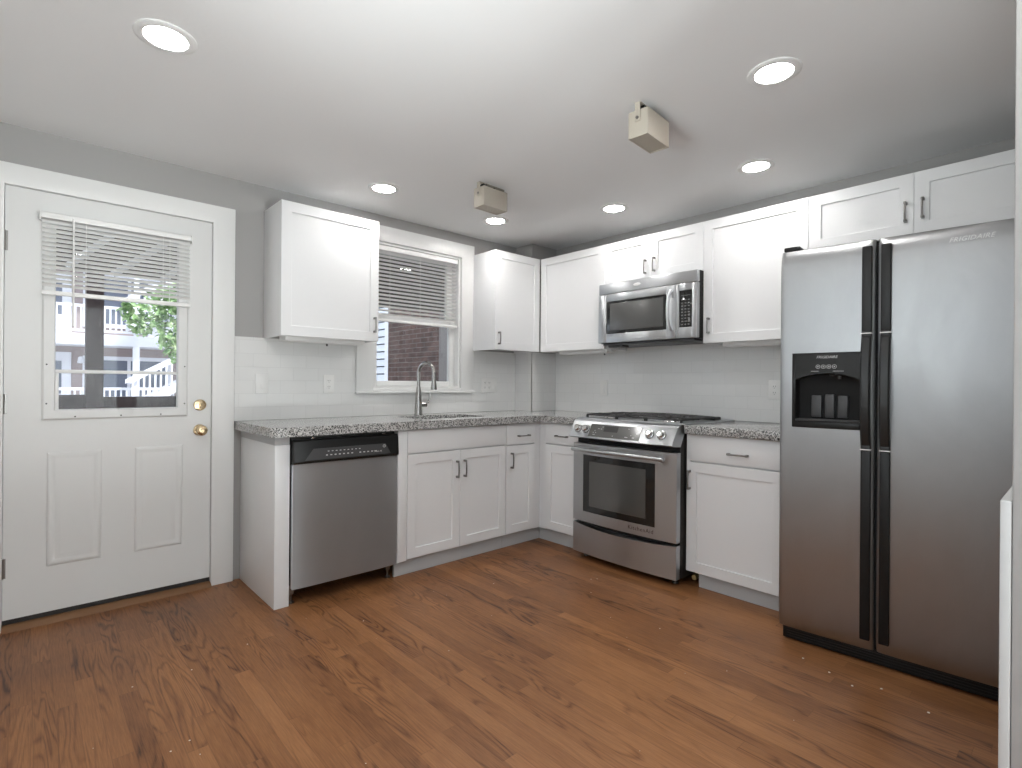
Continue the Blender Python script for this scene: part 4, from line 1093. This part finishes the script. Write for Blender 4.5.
def stair(name_pre, xa, za, xb, zb, y):
    dx, dz = xb-xa, zb-za
    n = math.hypot(dx, dz)
    for yy in (y, y+1.0):
        MB().prism([(xa, yy, za), (xb, yy, zb), (xb, yy, zb+0.30), (xa, yy, za+0.30)], (0, 0.06, 0)).build('stringer', OUTWHITE, st)
        MB().prism([(xa, yy, za+1.02), (xb, yy, zb+1.02), (xb, yy, zb+1.16), (xa, yy, za+1.16)], (0, 0.06, 0)).build('handrail', OUTWHITE, st)
    t = MB(); k = 0
    while k < 28:
        q = (k+0.5)/28
        t.box(xa+dx*q-0.025, xa+dx*q+0.025, y+0.01, y+0.05, za+dz*q+0.28, za+dz*q+1.04); k += 1
    t.build('balusters', OUTWHITE, st)
    t = MB()
    for k in range(14): t.box(xa+dx*k/14, xa+dx*k/14+0.3, y+0.0605, y+0.9995, za+dz*k/14+0.22, za+dz*k/14+0.26)
    t.build('treads', OUTWHITE, st)
stair('a', -0.95, 0.03, 3.3, 2.58, 17.2)
stair('b', -0.95, 2.75, 3.3, 5.30, 17.2)

# tree
tr = thing('tree', 'leafy green tree branch overhanging the yard outside the door', 'tree', (-0.2, 7.2, -1.2))
random.seed(9)
t = MB(); leaf_c = []
def clump(cx, cy, cz, r, n):
    for k in range(n):
        d_ = Vector((random.gauss(0, 1), random.gauss(0, 1), random.gauss(0, 1))).normalized()*r*random.random()**0.4
        p = Vector((cx, cy, cz))+d_
        s_ = random.uniform(0.04, 0.085); a = Vector((random.gauss(0, 1), random.gauss(0, 1), random.gauss(0, .6))).normalized()
        b_ = a.cross(Vector((random.gauss(0, 1), random.gauss(0, 1), random.gauss(0, 1)))).normalized()
        nrm = a.cross(b_).normalized()
        t.quad(p-a*s_, p-b_*s_*0.55+nrm*s_*0.15, p+a*s_*1.1, p+b_*s_*0.55+nrm*s_*0.15)
for (x, y, z, r, n) in ((-1.50, 7.0, 2.45, 0.36, 200), (-1.95, 6.9, 2.15, 0.27, 120), (-1.60, 7.0, 1.92, 0.24, 100), (-1.50, 7.1, 1.62, 0.18, 80), (-1.72, 6.95, 2.42, 0.30, 110), (-2.05, 6.9, 2.0, 0.16, 40), (-1.62, 7.0, 1.78, 0.2, 70), (-1.15, 7.1, 2.2, 0.40, 160), (-0.7, 7.2, 2.7, 0.6, 260), (-2.2, 6.9, 2.25, 0.16, 50),
                        (-0.2, 7.3, 3.2, 0.8, 330), (-1.42, 7.0, 0.98, 0.09, 26)): clump(x, y, z, r, n)
t.build('foliage', LEAF, tr, smooth=False, recalc=False)
t = MB().tube([(0.0, 7.4, -1.2), (-0.02, 7.35, 0.6), (-0.1, 7.3, 2.0), (-0.2, 7.3, 3.4)], [0.13, 0.11, 0.09, 0.05], 10)
for (x, y, z) in ((-1.5, 7.0, 2.35), (-1.95, 6.95, 2.15), (-0.7, 7.2, 2.7), (-1.55, 7.05, 1.85)): t.tube([(-0.06, 7.33, 1.5), ((x-0.1)/2, 7.2, z-0.15), (x, y, z)], [0.05, 0.03, 0.008], 7)
t.build('trunk', BARK, tr)

# ------------------------------------------------------------------ outside the sink window
bh = thing('brick_house', 'dark brick house wall close outside the sink window', 'building', (1.5, 3.5, -1.2))
MB().box(1.0, 4.0, 2.95, 4.46, -1.2, 6.0).build('brick_wall', BRICK, bh)
MB().box(0.96, 4.0, 2.0, 2.949, -1.2, 6.0).build('reflection_block', mat('reflection_taupe', (0.20, 0.18, 0.17), 0.8), bh)  # taupe block added in place of a dark reflection in the window glass
sh = thing('siding_house', 'pale blue clapboard house wall beyond the dark brick wall', 'building', (2, 6.5, -1.2))
MB().box(1.06, 4.0, 4.462, 9.5, -1.2, 6.0).build('wall', mat('siding_shadow_gap', (0.05, 0.055, 0.065), 0.8), sh)  # backing coloured near-black to paint the lap shadows between the boards
t = MB()
z = -1.2
while z < 5.9:
    t.prism([(1.059, 4.60, z), (1.030, 4.60, z+0.002), (1.050, 4.60, z+0.107), (1.059, 4.60, z+0.107)], (0, 4.85, 0)); z += 0.125
t.build('clapboards', SIDING, sh)
MB().box(1.01, 1.059, 4.462, 4.598, -1.2, 6.0, 0.003).build('corner_board', OUTWHITE, sh)
